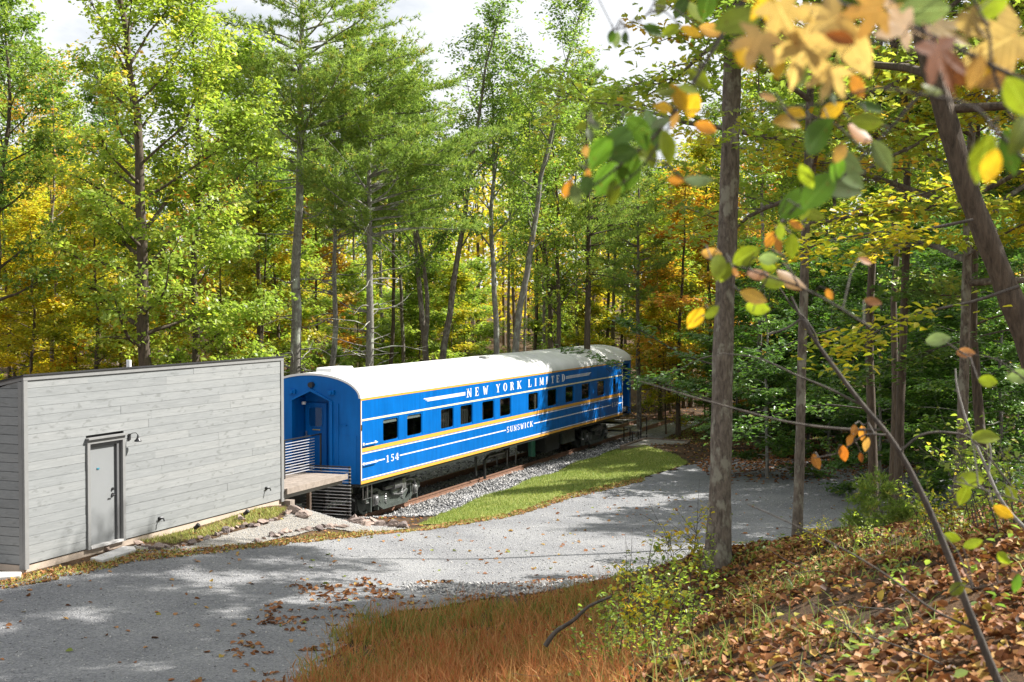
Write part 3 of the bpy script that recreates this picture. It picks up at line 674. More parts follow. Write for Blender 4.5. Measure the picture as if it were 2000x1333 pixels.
d = CarMB(); d.box(XL + .3, XC - .3, Y0 + .02, Y0 + .12, .55, .81); d.tube([(XC - .25, Y0 + .1, .35), (XM + .3, Y0 + .05, .74)], .03, 6); d.tube([(XM + .55, Y0, .72), (XM + .55, Y0 - .08, .4), (XM + .5, Y0 - .1, .05)], .035, 8); d.tube([(XM - .5, Y0, .72), (XM - .5, Y0 - .08, .4), (XM - .45, Y0 - .1, .0)], .035, 8); d.build('end_sill', M_BLACK)
for y in (Y0 + .35, Y0 + .6):
    d = CarMB(); d.tube([(XC - .12, y, Z_SILL - .02), (XC - .12, y, .35), (XC - .12, y + .28, .35), (XC - .12, y + .28, Z_SILL - .02)], .018, 6); d.build('stirrup_step', M_WORN)

def wheel_mesh():
    b = MB(); n = 36; R_ = .46
    prof = [(.06, -.07), (.12, -.07), (.12, -.04), (R_ - .09, -.02), (R_ - .07, -.055), (R_, -.055), (R_ - .01, .06), (R_ + .028, .075), (R_ + .028, .10), (R_ - .07, .10), (R_ - .09, .03), (.12, .06), (.12, .09), (.06, .09)]
    vs = [(-x, r * math.cos(2*math.pi*k/n), r * math.sin(2*math.pi*k/n)) for k in range(n) for r, x in prof]; m = len(prof)
    b.add(vs, [(k*m+j, k*m+(j+1) % m, ((k+1) % n)*m+(j+1) % m, ((k+1) % n)*m+j) for k in range(n) for j in range(m)])
    return b
def truck(yc, far):
    root = bpy.data.objects.new('truck', None); COL.objects.link(root); root.parent = car; root.empty_display_size = .3
    root.location = (0, yc - Y0, .46)                        # axle height above the rail
    wme = None
    for dy in (-1.32, 1.32):
        for s in (1, -1):
            if wme is None: w = wheel_mesh().build('wheel', M_TRUCK, root, smooth=True); wme = w.data
            else: w = link('wheel', wme, root)
            w.location = (s * .7175, dy, 0); w.rotation_euler = (0, 0, 0 if s > 0 else math.pi)
        MB().tube([(-.95, dy, 0), (.95, dy, 0)], .075, 12).build('axle', M_BLACK, root)
    for s in (1, -1):
        x0, x1 = sorted((s * .93, s * 1.05))
        top = [(-1.85, .10), (-1.62, .30), (-1.1, .30), (-.75, .16), (-.45, .12), (.45, .12), (.75, .16), (1.1, .30), (1.62, .30), (1.85, .10)]
        bot = [(1.85, -.05), (1.62, -.06), (1.60, .16), (1.06, .16), (1.0, -.04), (.72, -.30), (-.72, -.30), (-1.0, -.04), (-1.06, .16), (-1.60, .16), (-1.62, -.06), (-1.85, -.05)]
        MB().prism(top + bot, 0, x0, x1).build('side_frame', M_TRUCK, root, bevel=.015)
        eb = MB().prism([(-1.15, -.20), (-.8, -.36), (.8, -.36), (1.15, -.20), (1.15, -.10), (.8, -.24), (-.8, -.24), (-1.15, -.10)], 0, *sorted((s * 1.055, s * 1.12))).build('equaliser_bar', M_TRUCK, root)
        for dy in (-1.32, 1.32):
            jb = MB().box(*sorted((s * .90, s * 1.13)), dy - .16, dy + .16, -.19, .15); jb.tube([(s * 1.13, dy, -.02), (s * 1.20, dy, -.02)], [.14, .10], 14); jb.build('journal_box', M_WORN, root, bevel=.02)
            for q in (-.23, .23): MB().box(*sorted((s * .96, s * 1.10)), dy + q - .03, dy + q + .03, -.34, .2).build('pedestal', M_TRUCK, root)
        for dy in (-.55, .55):                                 # coil springs
            pts = [(s * 1.0 + .075 * math.cos(t), dy + .075 * math.sin(t), -.22 + .30 * t / (2 * math.pi * 4.5)) for t in np.linspace(0, 2 * math.pi * 4.5, 54)]
            MB().tube(pts, .02, 6).build('spring', M_WORN, root, smooth=True)
        bc = MB(); bc.tube([(s * 1.16, -.35, .26), (s * 1.16, .15, .27)], [.12, .12], 16); bc.tube([(s * 1.16, -.85, .24), (s * 1.16, -.35, .26)], [.05, .07], 12)
        bc.box(*sorted((s * 1.03, s * 1.26)), .16, .42, .12, .42); bc.build('brake_cylinder', M_WORN, root, smooth=True)
        bl = MB(); bl.tube([(s * 1.14, .42, .30), (s * 1.14, .95, .33), (s * 1.14, 1.25, .26), (s * 1.14, 1.34, .05)], .035, 8); bl.tube([(s * 1.12, .42, .18), (s * 1.12, 1.0, .18)], .045, 8); bl.tube([(s * 1.13, -.2, .0), (s * 1.13, .4, -.05), (s * 1.13, .7, .05)], .03, 8)
        bl.build('brake_linkage', M_WORN, root, smooth=True)
        for dy in (-1.9, -.72, .72, 1.9):
            MB().prism([(dy - .05, -.28), (dy + .05, -.28), (dy + .06, .16), (dy - .06, .16)], 0, *sorted((s * .66, s * .80))).build('brake_shoe', M_BLACK, root)
        MB().tube([(s * 1.10, -1.9, .30), (s * 1.10, -1.9, -.05), (s * 1.10, -1.72, -.05)], .02, 6).build('pipe', M_WORN, root)
    MB().box(-1.15, 1.15, -.28, .28, .0, .34).build('bolster', M_TRUCK, root, bevel=.03)
    MB().box(-.9, .9, -1.8, -1.7, .05, .2).build('transom', M_BLACK, root)
    return root
truck(37.5, False); truck(57.0, True)

# ------------------------------------------------------------------ the shed
S0, S1, SZ0, SZ1 = 21.142, 30.56, .93, 4.46; DEPTH, SLOPE = 4.6, .22
shed = thing('shed', 'low grey wood-sided shed with sloping roof beside the road', 'shed', (XS, S0, .8))
class ShedMB(MB):
    def build(s, name, mat, parent=shed, smooth=False, bevel=0):
        s.v = [(x - XS, y - S0, z - .8) for x, y, z in s.v]; return MB.build(s, name, mat, parent, smooth, bevel)
b = ShedMB(); b.box(XS - DEPTH, XS - .03, S0 + .02, S1 - .02, .30, SZ0); b.build('foundation', M_CONC)
b = ShedMB(); b.prism([(XS - .17, SZ0), (XS - .17, SZ1 - .16), (XS - DEPTH + .03, SZ1 - .12 - SLOPE * (DEPTH - .03)), (XS - DEPTH + .03, SZ0)], 1, S0 + .05, S1 - .03); b.build('wall_core', M_FRAME)
rp = random.Random(12)
PITCHW = (4.37 - .95) / 20
DY0, DY1, DZ1 = 22.95, 24.16, 3.09
def front_plank(y0, y1, z0, z1):
    b = MB(); L, hgt = y1 - y0, z1 - z0; e_ = .0025
    b.box(-.03, rp.uniform(-.003, .004), .0015, L - .0015, e_, hgt - e_)
    o = b.build('plank', M_SIDING, shed); o.location = (0, y0 - S0, z0 - .8); return o
for k in range(20):
    z0 = .95 + k * PITCHW; z1 = z0 + PITCHW
    segs = [(S0 + .115, S1 - .13)]
    if z0 < DZ1 - .02: segs = [(S0 + .115, DY0 + .004), (DY1 - .004, S1 - .13)]
    for a, c in segs:
        cur = a; first = True
        while cur < c - .05:
            ln = rp.uniform(1.0, 4.6) if first and c - a > 3 else rp.choice((2.44, 3.05, 3.66, 4.88))
            nx = min(c, cur + ln)
            if c - nx < .5: nx = c
            front_plank(cur, nx, z0, z1); cur = nx; first = False
# end wall towards the camera: planks cut to the roof slope
for k in range(21):
    z0 = .95 + k * PITCHW; z1 = min(z0 + PITCHW, SZ1 - .10)
    def x_lim(z): return min(DEPTH - .02, max(.12, (SZ1 - .14 - z) / SLOPE))
    xb, xt = x_lim(z0), x_lim(z1)
    if xb < .2: continue
    b = MB(); b.prism([(-.11, .005), (-xb, .005), (-xt, z1 - z0 - .005), (-.11, z1 - z0 - .005)], 1, 0, .03)
    o = b.build('plank', M_SIDING, shed); o.location = (0, .02, z0 - .8)
b = ShedMB(); b.box(XS - DEPTH, XS - DEPTH + .03, S0, S1, SZ0, SZ1 - .1 - SLOPE * DEPTH); b.prism([(XS - .06, SZ0), (XS - .06, SZ1 - .12), (XS - DEPTH, SZ1 - .12 - SLOPE * DEPTH), (XS - DEPTH, SZ0)], 1, S1 - .03, S1); b.build('rear_wall', M_TRIM)
for (x0, x1, y0, y1, z0, z1) in ((XS - .03, XS + .022, S0, S0 + .11, .86, SZ1 - .115), (XS - .11, XS - .03, S0 - .005, S0 + .018, .86, SZ1 - .13), (XS - .03, XS + .022, S1 - .125, S1, .88, SZ1 - .115), (XS - .11, XS - .032, S1, S1 + .02, .86, SZ1 - .13)):
    b = ShedMB(); b.box(x0, x1, y0, y1, z0, z1); b.build('corner_board', M_TRIM)
b = ShedMB(); b.box(XS - .03, XS + .026, S0 - .01, S1 + .005, SZ1 - .11, SZ1 - .03); b.build('fascia_board', M_TRIM)
b = ShedMB(); b.prism([(XS - .031, SZ1 - .11), (XS - .031, SZ1 - .03), (XS - DEPTH, SZ1 - .03 - SLOPE * DEPTH), (XS - DEPTH, SZ1 - .11 - SLOPE * DEPTH)], 1, S0 - .008, S0 + .02); b.build('fascia_board', M_TRIM)
b = ShedMB(); b.prism([(XS + .05, SZ1 - .025), (XS + .05, SZ1 + .005), (XS - DEPTH - .1, SZ1 + .03 - SLOPE * (DEPTH + .1)), (XS - DEPTH - .1, SZ1 - SLOPE * (DEPTH + .1))], 1, S0 - .04, S1 + .03); b.build('roof', M_ROOFEDGE)
b = ShedMB(); b.tube([(XS - 1.5, 26.42, 4.0), (XS - 1.5, 26.42, 4.50)], .055, 14); b.build('vent_pipe', M_PVC, smooth=True)
# door in a deep frame
for (y0, y1, z0, z1) in ((DY0, DY0 + .085, .93, DZ1 - .09), (DY1 - .085, DY1, .93, DZ1 - .09), (DY0, DY1, DZ1 - .089, DZ1)):
    b = ShedMB(); b.box(XS - .02, XS + .04, y0, y1, z0, z1); b.build('door_casing', M_TRIM)
b = ShedMB(); b.box(XS - .02, XS + .09, DY0 - .02, DY1 + .02, DZ1 + .001, DZ1 + .035); b.build('door_cap', M_TRIM)
b = ShedMB(); b.box(XS - .15, XS - .021, DY0 + .06, DY0 + .087, .93, DZ1 - .06); b.box(XS - .15, XS - .021, DY1 - .20, DY1 - .06, .93, DZ1 - .06); b.box(XS - .15, XS - .021, DY0 + .09, DY1 - .201, DZ1 - .16, DZ1 - .06); b.build('door_frame', M_FRAME)
b = ShedMB(); b.box(XS - .11, XS - .07, DY0 + .095, DY1 - .21, .985, DZ1 - .17); sd = b.build('door', M_DOOR)
b = ShedMB(); b.box(XS - .07, XS - .055, 23.37, 23.44, 2.465, 2.495); b.build('sign', M_TEAL, sd)
b = ShedMB(); b.tube([(XS - .07, 23.86, 1.90), (XS - .01, 23.86, 1.90), (XS - .01, 23.76, 1.90)], .014, 8); b.tube([(XS - .07, 23.86, 1.90), (XS - .05, 23.86, 1.90)], .04, 12); b.tube([(XS - .07, 23.86, 2.02), (XS - .045, 23.86, 2.02)], .03, 12); b.build('handle', M_STEELB, sd)
b = ShedMB(); b.box(XS - .12, XS + .05, DY0 + .086, DY1 - .09, .935, .982); b.build('threshold', M_SLAB)

LAMP_S = .72
lamp = thing('wall_lamp', 'small black barn lamp on the shed wall beside the door', 'lamp', (XS + .004, 24.33, 3.03))
MB().box(0, .025, -.055, .055, -.09, .09).build('back_plate', M_STEELB, lamp)
MB().tube([(.02, 0, .05), (.10, .02, .11), (.20, .05, .12), (.25, .07, .06), (.25, .07, .03)], .011, 8).build('arm', M_STEELB, lamp)
sh_ = MB(); ring = [(.022, .05), (.03, -.01), (.06, -.06), (.10, -.10), (.105, -.13)]
sh_.add([(.25 + r * math.cos(t), .07 + r * math.sin(t), z) for r, z in ring for t in np.linspace(0, 2*math.pi, 16, endpoint=False)], [(j*16+k, j*16+(k+1) % 16, (j+1)*16+(k+1) % 16, (j+1)*16+k) for j in range(4) for k in range(16)] + [tuple(range(16))])
sh_.build('lamp_shade', M_STEELB, lamp, smooth=True)
lamp.scale = (LAMP_S,) * 3
for (y, z, lab) in ((25.36, 1.20, 'black outdoor tap low on the shed wall near the door'), (29.73, 1.30, 'black outdoor tap low on the shed wall near the train end')):
    t = thing('wall_tap', lab, 'tap', (XS + .004, y, z))
    MB().box(0, .02, -.035, .035, -.04, .04).build('plate', M_STEELB, t); MB().tube([(.02, 0, 0), (.11, 0, .01), (.13, .0, -.05)], .017, 8).build('spout', M_STEELB, t); MB().box(.05, .075, -.045, .045, .03, .042).build('handle', M_STEELW, t)
for (px, py, lab) in ((380.6, 1047, 'small black path light by the shed, nearer the door'), (477, 1020, 'small black path light by the shed, nearer the train')):
    q = on_z(px, py, .76); q.z = h1(q.x, q.y)
    t = thing('path_light', lab, 'path light', q)
    MB().tube([(0, 0, -.05), (0, 0, .16)], .012, 8).build('stake', M_STEELB, t)
    MB().tube([(-.02, 0, .16), (.03, .01, .18), (.09, .02, .24)], [.03, .045, .05], 10).build('head', M_STEELB, t)
def slab(pts, z, lab):
    pg = [(q.x, q.y) for q in (on_z(a, c, z) for a, c in pts)]
    cx = sum(a for a, _ in pg) / len(pg); cy = sum(c for _, c in pg) / len(pg)
    o = MB().prism([(a - cx, c - cy) for a, c in pg], 2, -.25, 0).build('stone_slab', M_SLAB, None, bevel=.012); o.location = (cx, cy, z)
    tag(o, lab, 'stone slab')
slab([(176,1090),(200,1094),(266,1073),(262,1067),(240,1067),(216,1076)], .85, 'pale stone slab step under the shed door')
slab([(-40,1130),(40,1124),(42,1117),(-40,1117)], .86, 'pale stone slab at the shaded end of the shed')

# ------------------------------------------------------------------ boarding deck with railings
DZ = 1.18
deck = thing('boarding_deck', 'wooden boarding deck bridging the shed and the train end', 'deck', (XS, S1, DZ))
DX0, DX1, DYA, DYB = -20.4, -17.62, S1 + .03, Y0 - .72
nb = 22
for k in range(nb):
    y0 = DYA + (DYB - DYA) * k / nb; y1 = DYA + (DYB - DYA) * (k + 1) / nb - .008
    b = MB(); b.box(DX0 - XS, DX1 - XS, 0, y1 - y0, -.035, 0); o = b.build('deck_board', M_DECK, deck); o.location = (0, y0 - S1, rp.uniform(-.002, .002))
b = MB(); b.box(DX1 + .001 - XS, DX1 + .045 - XS, DYA - S1, DYB - S1 + .05, -.13, .01); b.build('fascia_board', M_DECK, deck)
for x in (DX0 + .1, (DX0 + DX1) / 2, DX1 - .12):
    b = MB(); b.box(x - .02 - XS, x + .02 - XS, DYA - S1, DYB - S1, -.26, -.037); b.build('joist', M_TRIM, deck)
for (x, y) in ((DX0 + .1, DYB - .2), (DX1 - 1.0, DYB - .2)):
    b = MB(); b.box(x - .05 - XS, x + .05 - XS, y - .05 - S1, y + .05 - S1, -1.2, -.262); b.build('support_post', M_TIMBER, deck)
b = MB(); b.box(-17.70 - XS, -17.48 - XS, .0, .22, -.42, -.28); b.build('support_block', M_DECK, deck)
# far railing, along the deck, bare steel bars in the sun
rl = thing('deck_railing', 'horizontal bar railing along the far edge of the boarding deck', 'railing', (-18.62, S1, DZ))
for k in range(12):
    MB().tube([(0, .05, .1 + k * .074), (0, 3.3, .1 + k * .074)], .011, 6).build('rail_bar', M_STEELW, rl)
MB().box(-.022, .022, .05, 3.68, .985, 1.02).build('top_rail', M_STEELB, rl)
for y in (.05, 1.7, 3.66): MB().box(-.02, .02, y - .02, y + .02, 0, .984).build('post', M_STEELB, rl)
# lower guard, across the gap, standing on the ground
px_, py_ = -17.56, DYB + .12
fz = h1(px_, py_)
fn = thing('guard_fence', 'dark steel bar fence closing off the space under the boarding deck', 'fence', (px_, py_, fz))
top = DZ + .17 - fz
MB().box(-.022, .022, -.022, .022, -.15, top + .03).build('post', M_STEELB, fn)
MB().box(-2.5, -2.456, -.022, .022, -.15, top).build('post', M_STEELB, fn)
for k in range(15):
    MB().tube([(-2.45, -.03, .16 + k * (top - .2) / 14), (.05, -.03, .16 + k * (top - .2) / 14)], .011, 6).build('rail_bar', M_STEELW, fn)
MB().box(-2.45, -.023, -.02, .02, top - .01, top + .025).build('top_rail', M_STEELB, fn)
MB().box(-2.45, -.023, -.02, .02, .05, .09).build('bottom_rail', M_STEELB, fn)

# ------------------------------------------------------------------ far steel stairs and timber steps
st = thing('boarding_stairs', 'small black steel stairs with handrails at the far train door', 'stairs', (XC + .02, 60.0, -.25))
for k in range(3):
    x0 = .05 + k * .28; z = .55 - k * .2
    MB().box(x0, x0 + .27, -.45, .45, z - .04, z).build('tread', M_WORN, st)
for s in (-.47, .47):
    MB().box(0.02, .06, s - .02, s + .02, -.1, .55).build('leg', M_STEELB, st); MB().box(.78, .82, s - .02, s + .02, -.1, .9).build('leg', M_STEELB, st); MB().box(.40, .44, s - .02, s + .02, -.1, .32).build('leg', M_STEELB, st)
    MB().tube([(-.05, s, 1.35), (.80, s, .9), (.80, s, .2)], .02, 8).build('handrail', M_STEELB, st)
stp = [((1214,872),(1330,874),(1345,862),(1262,856)), ((1277,885),(1318,886),(1338,877),(1300,874)), ((1312,893),(1352,894),(1372,889),(1335,884))]
gz = [.10, -.02, -.10]
for k, (poly, lab) in enumerate(zip(stp, ('gravel filled timber landing at the foot of the train stairs', 'middle timber framed garden step below the landing', 'lowest timber framed garden step by the parking area'))):
    pg = [on_z(a, c, gz[k]) for a, c in poly]; c0 = sum(pg, Vector()) / 4
    t = thing('timber_step', lab, 'step', (c0.x, c0.y, gz[k]))
    MB().prism([(q.x - c0.x, q.y - c0.y) for q in pg], 2, -.3, -.02).build('gravel_fill', M_PATH, t)
    for i in range(4):
        a, c = pg[i] - c0, pg[(i + 1) % 4] - c0; dd = (c - a).normalized(); nn = Vector((dd.y, -dd.x, 0)) * .07
        MB().prism([((a + nn).x, (a + nn).y), ((c + nn).x, (c + nn).y), ((c - nn).x, (c - nn).y), ((a - nn).x, (a - nn).y)], 2, -.28, .015 + .004 * i).build('timber', M_TIMBER, t)

# ------------------------------------------------------------------ plants: generators
def unit(a): return a / np.maximum(np.linalg.norm(a, axis=-1, keepdims=True), 1e-9)
class Tubes:
    """many tapering tubes in one mesh"""
    def __init__(s): s.V = []; s.F = []; s.n = 0
    def add(s, P, R, k=6):
        P = np.asarray(P, float); R = np.asarray(R, float); m = len(P)
        D = unit(np.gradient(P, axis=0)); ref = np.array([0, 0, 1.0]) if abs(D[0, 2]) < .8 else np.array([1.0, 0, 0])
        A = unit(np.cross(D, ref)); B = np.cross(D, A)
        th = np.arange(k) * 2 * np.pi / k
        V = P[:, None] + (A[:, None] * np.cos(th)[None, :, None] + B[:, None] * np.sin(th)[None, :, None]) * R[:, None, None]
        i = np.arange(m - 1)[:, None] * k; j = np.arange(k)[None]; j2 = (j + 1) % k
        F = np.stack([i + j, i + j2, i + k + j2, i + k + j], -1).reshape(-1, 4) + s.n
        s.V.append(V.reshape(-1, 3)); s.F.append(F); s.n += m * k
    def mesh(s, name, mat): return np_mesh(name, np.concatenate(s.V), np.concatenate(s.F), mat, smooth=True)
def leaves(C, N, D, S, tint, shape='quad', W=.62, fold=.12):
    N = unit(N); D = unit(D - N * (D * N).sum(-1, keepdims=True)); Sd = np.cross(N, D); S = S[:, None]; n = len(C)
    if shape == 'quad':
        V = np.stack([C - D*S*.5, C + Sd*S*W*.5 + N*S*fold, C + D*S*.5, C - Sd*S*W*.5 + N*S*fold], 1)
        F = np.arange(n * 4).reshape(n, 4); k = 4
    elif shape == 'oval':
        w = W * .5
        V = np.stack([C - D*S*.5, C - D*S*.16 + Sd*S*w + N*S*fold, C + D*S*.2 + Sd*S*w*.8 + N*S*fold*.7, C + D*S*.52 - N*S*fold*.5,
                      C + D*S*.2 - Sd*S*w*.8 + N*S*fold*.7, C - D*S*.16 - Sd*S*w + N*S*fold], 1)
        b = np.arange(n)[:, None] * 6; F = np.concatenate([b + np.array([[0, 1, 2, 3]]), b + np.array([[0, 3, 4, 5]])]); k = 6
    else:                                               # lobed, maple-like
        w = W * .5; pts = [(-.5, 0, 0), (-.3, w*.55, .3), (-.02, w*1.25, 1), (.02, w*.55, .5), (.28, w*.75, .8), (.55, 0, -.4), (.28, -w*.75, .8), (.02, -w*.55, .5), (-.02, -w*1.25, 1), (-.3, -w*.55, .3)]
        V = np.stack([C + D*S*a + Sd*S*c + N*S*fold*f for a, c, f in pts], 1)
        b = np.arange(n)[:, None] * 10
        F = np.concatenate([b + np.array([q]) for q in ([0,1,2,3],[0,3,4,5],[0,5,6,7],[0,7,8,9])]); k = 10
    return V.reshape(-1, 3), F, np.repeat(tint, k)
def polyline(p0, d0, L, n, rng, curl=0.0, wob=.12, up=0.0):
    P = [np.array(p0, float)]; d = np.array(d0, float); d /= np.linalg.norm(d)
    for i in range(n - 1):
        d = d + rng.normal(0, wob, 3) + np.array([0, 0, up]); d /= np.linalg.norm(d)
        P.append(P[-1] + d * L / (n - 1))
    return np.array(P)
def interp(P, t):
    t = np.clip(np.asarray(t, float), 0, 1) * (len(P) - 1); i = np.minimum(t.astype(int), len(P) - 2); f = (t - i)[..., None]
    return P[i] * (1 - f) + P[i + 1] * f

def broadleaf(seed, h, r, crown0, rad, nl, nleaf, lsize, lean=(0, 0), curve=0.0, stems=1, el=(25, 62), bias=(0, 0), shape='quad', spread=.34, base_tint=.5, sub=6, flat=.0, spare=0.0, split=0.0, top_prof=.75):
    """returns trunk mesh builder and crown arrays"""
    rng = np.random.default_rng(seed); tb = Tubes(); axes = []
    for s in range(stems):
        sp = np.array([0, 0, -.25]); az0 = s * 2.4 + seed
        off = np.array([math.cos(az0), math.sin(az0)]) * (0 if stems == 1 else .28)
        n = 16; t = np.linspace(0, 1, n); hh = h * (1 - .1 * s)
        P = np.zeros((n, 3)); P[:, 2] = t * hh - .25
        w = np.cumsum(rng.normal(0, .035 * h / n * 2.2, (n, 2)), 0) * np.minimum(1, t * 2)[:, None]
        P[:, :2] = off + w + np.outer(t, lean) + np.outer(t ** 2, np.array([math.cos(az0), math.sin(az0)]) * split * (stems > 1)) + np.outer(t * (1 - t), (curve, curve * .3))
        R = r * (1 - .12 * s) * (np.clip(1 - t, 0, 1) ** .75 * .93 + .05); R[0] *= 1.5; R[1] *= 1.08
        tb.add(P, R, 10)
        nls = nl // stems
        for i in range(nls):
            f = ((i + rng.random() * .8) / nls); tt = crown0 + (.985 - crown0) * f ** .9
            p = interp(P, tt); az = i * 2.39996 + rng.uniform(-.4, .4) + s
            prof = (.55 + .45 * min(1, f / .22)) * (1 - f ** 2.2 * top_prof)
            L = rad * prof * rng.uniform(.65, 1.2); e = math.radians(el[0] + (el[1] - el[0]) * f + rng.uniform(-8, 8))
            dr = np.array([math.cos(az) * math.cos(e), math.sin(az) * math.cos(e), math.sin(e)])
            L *= 1 + (dr[0] * bias[0] + dr[1] * bias[1])
            LP = polyline(p, dr, L, 7, rng, 0, .13, .05 if flat == 0 else -.015)
            r0 = max(.012, np.interp(tt, t, R) * rng.uniform(.35, .5)); tb.add(LP, r0 * (1 - np.linspace(0, .92, 7)), 5)
            if rng.random() < spare: continue
            axes.append((LP, .45, L * .16))
            for j in range(sub):
                q = rng.uniform(.22, .97); b0 = interp(LP, q); side = unit(np.cross(dr, [0, 0, 1.0])) * (1 if j % 2 else -1)
                d2 = unit(dr * rng.uniform(.3, .9) + side * rng.uniform(.4, 1.0) + np.array([0, 0, rng.uniform(-.25, .5) * (1 - flat)]))
                L2 = L * rng.uniform(.28, .5) * (1.15 - q * .55)
                SP_ = polyline(b0, d2, L2, 4, rng, 0, .16, .03 * (1 - flat)); tb.add(SP_, max(.006, r0 * .3) * np.array([1, .75, .5, .15]), 3)
                axes.append((SP_, .12, L2 * .22))
    # leaves around the twigs
    wts = np.array([np.linalg.norm(np.diff(a[0], axis=0), axis=1).sum() for a in axes]); wts = wts / wts.sum()
    pick = rng.choice(len(axes), nleaf, p=wts); C = np.empty((nleaf, 3)); tint = np.empty(nleaf); cl = np.clip(rng.normal(base_tint, .17, len(axes)), 0, 1)
    for k in np.unique(pick):
        m = pick == k; nn = m.sum(); LP, s0, sg = axes[k]
        # small clumps along the twig
        nc = max(1, nn // 9); ct = rng.uniform(s0, 1.02, nc); cc = interp(LP, ct) + rng.normal(0, spread * .62, (nc, 3)) * np.array([1, 1, .75 - .5 * flat])
        C[m] = cc[rng.integers(0, nc, nn)] + rng.normal(0, spread * .42, (nn, 3)) * np.array([1, 1, .6 - .35 * flat])
        tint[m] = cl[k]
    tint = np.clip(tint + rng.normal(0, .13, nleaf), 0, 1)
    out = unit(C * np.array([1, 1, .2]))
    N = unit(np.array([0, 0, 1.0]) * (.75 + flat) + out * .35 + rng.normal(0, .55 - .2 * flat, (nleaf, 3))); D = rng.normal(0, 1, (nleaf, 3)) + np.array([0, 0, -.5])
    S = lsize * rng.uniform(.65, 1.25, nleaf)
    return tb, leaves(C, N, D, S, tint, shape)

def pine(seed, h, r, crown0, rad, lean=(0, 0), nwh=26, dead=22, bias=(.0, .0), needle=.2, dens=1.0):
    rng = np.random.default_rng(seed); tb = Tubes(); n = 18; t = np.linspace(0, 1, n)
    P = np.zeros((n, 3)); P[:, 2] = t * h - .25; P[:, :2] = np.outer(t, lean) + np.cumsum(rng.normal(0, .03, (n, 2)), 0)
    R = r * ((1 - t) ** .8 * .95 + .04); R[0] *= 1.35; tb.add(P, R, 12)
    T0 = []; TD = []
    for w in range(nwh):
        f = (w + rng.random() * .5) / nwh; tt = crown0 + (.99 - crown0) * f
        for b in range(rng.integers(4, 6)):
            az = rng.uniform(0, 2 * math.pi); e = math.radians(rng.uniform(2, 18) + 40 * f ** 3)
            dr = np.array([math.cos(az) * math.cos(e), math.sin(az) * math.cos(e), math.sin(e)])
            prof = (1 - f) ** .7 * (.6 + .4 * min(1, f / .15)) + .08
            L = rad * prof * rng.uniform(.6, 1.15) * (1 + dr[0] * bias[0] + dr[1] * bias[1])
            if L < .3: continue
            LP = polyline(interp(P, tt), dr, L, 7, rng, 0, .08, .02); tb.add(LP, max(.01, .035 * (L / 3)) * (1 - np.linspace(0, .9, 7)), 4)
            side0 = unit(np.cross(dr, [0, 0, 1.0]))
            ns = int(9 * L / 2 * dens) + 4
            for j in range(ns):
                q = rng.uniform(.32, 1); s = 1 if j % 2 else -1
                d2 = unit(dr * .8 + side0 * s * rng.uniform(.3, .9) + np.array([0, 0, rng.uniform(-.05, .3)])); l2 = L * .3 * (1.2 - q * .7) * rng.uniform(.6, 1.2)
                b0 = interp(LP, q); k = max(3, int(l2 * 8))
                tp = b0 + np.outer(np.linspace(.2, 1, k) * l2, d2) + rng.normal(0, .05, (k, 3)); T0.append(tp); TD.append(np.tile(d2, (k, 1)))
    for b in range(dead):
        tt = rng.uniform(.16, crown0 + .05); az = rng.uniform(0, 2 * math.pi); L = rng.uniform(.5, 2.1)
        LP = polyline(interp(P, tt), (math.cos(az), math.sin(az), rng.uniform(-.1, .35)), L, 6, rng, 0, .16, rng.uniform(-.12, .06)); tb.add(LP, .030 * (1 - np.linspace(0, .8, 6)), 4)
        for j in range(rng.integers(0, 3)):
            tb.add(polyline(interp(LP, rng.uniform(.4, .9)), (math.cos(az + rng.normal()), math.sin(az + rng.normal()), .1), L * .35, 4, rng, 0, .2), .010 * np.array([1, .8, .5, .2]), 3)
    T0 = np.concatenate(T0); TD = np.concatenate(TD); kn = 8; m = len(T0)
    B = np.repeat(T0, kn, 0); dd = unit(np.repeat(TD, kn, 0) * .8 + rng.normal(0, .62, (m * kn, 3)) + np.array([0, 0, .18])); ln = needle * rng.uniform(.6, 1.2, m * kn)[:, None]
    sd = unit(np.cross(dd, rng.normal(0, 1, (m * kn, 3)))) * .016 * (needle / .2)
    V = np.stack([B - sd, B + sd, B + dd * ln], 1).reshape(-1, 3); F = np.arange(m * kn * 3).reshape(-1, 3)
    tint = np.repeat(np.repeat(np.clip(rng.normal(.5, .2, m), 0, 1), kn), 3)
    return tb, (V, F, tint)

def plant(name, label, cat, tb, lv, bark, leafmat, loc, rz=0, group=None, scale=1.0, stem='trunk', crown='crown'):
    t = thing(name, label, cat, loc, rz, group); t.scale = (scale,) * 3
    link(stem, tb.mesh(stem, bark), t)
    if lv is not None: link(crown, np_mesh(crown, lv[0], lv[1], leafmat, lv[2]), t)
    return t
def replant(src, label, loc, rz, scale, leafmat=None, group=None, cat=None, bark=None):
    c = copy_tree(src); c.location = loc; c.rotation_euler = (0, 0, rz); c.scale = scale if hasattr(scale, '__len__') else (scale,) * 3
    tag(c, label, cat, group)
    for ch in c.children:
        m = leafmat if ch.name.startswith(('crown', 'foliage')) else bark
        if m: ch.material_slots[0].link = 'OBJECT'; ch.material_slots[0].material = m
    return c

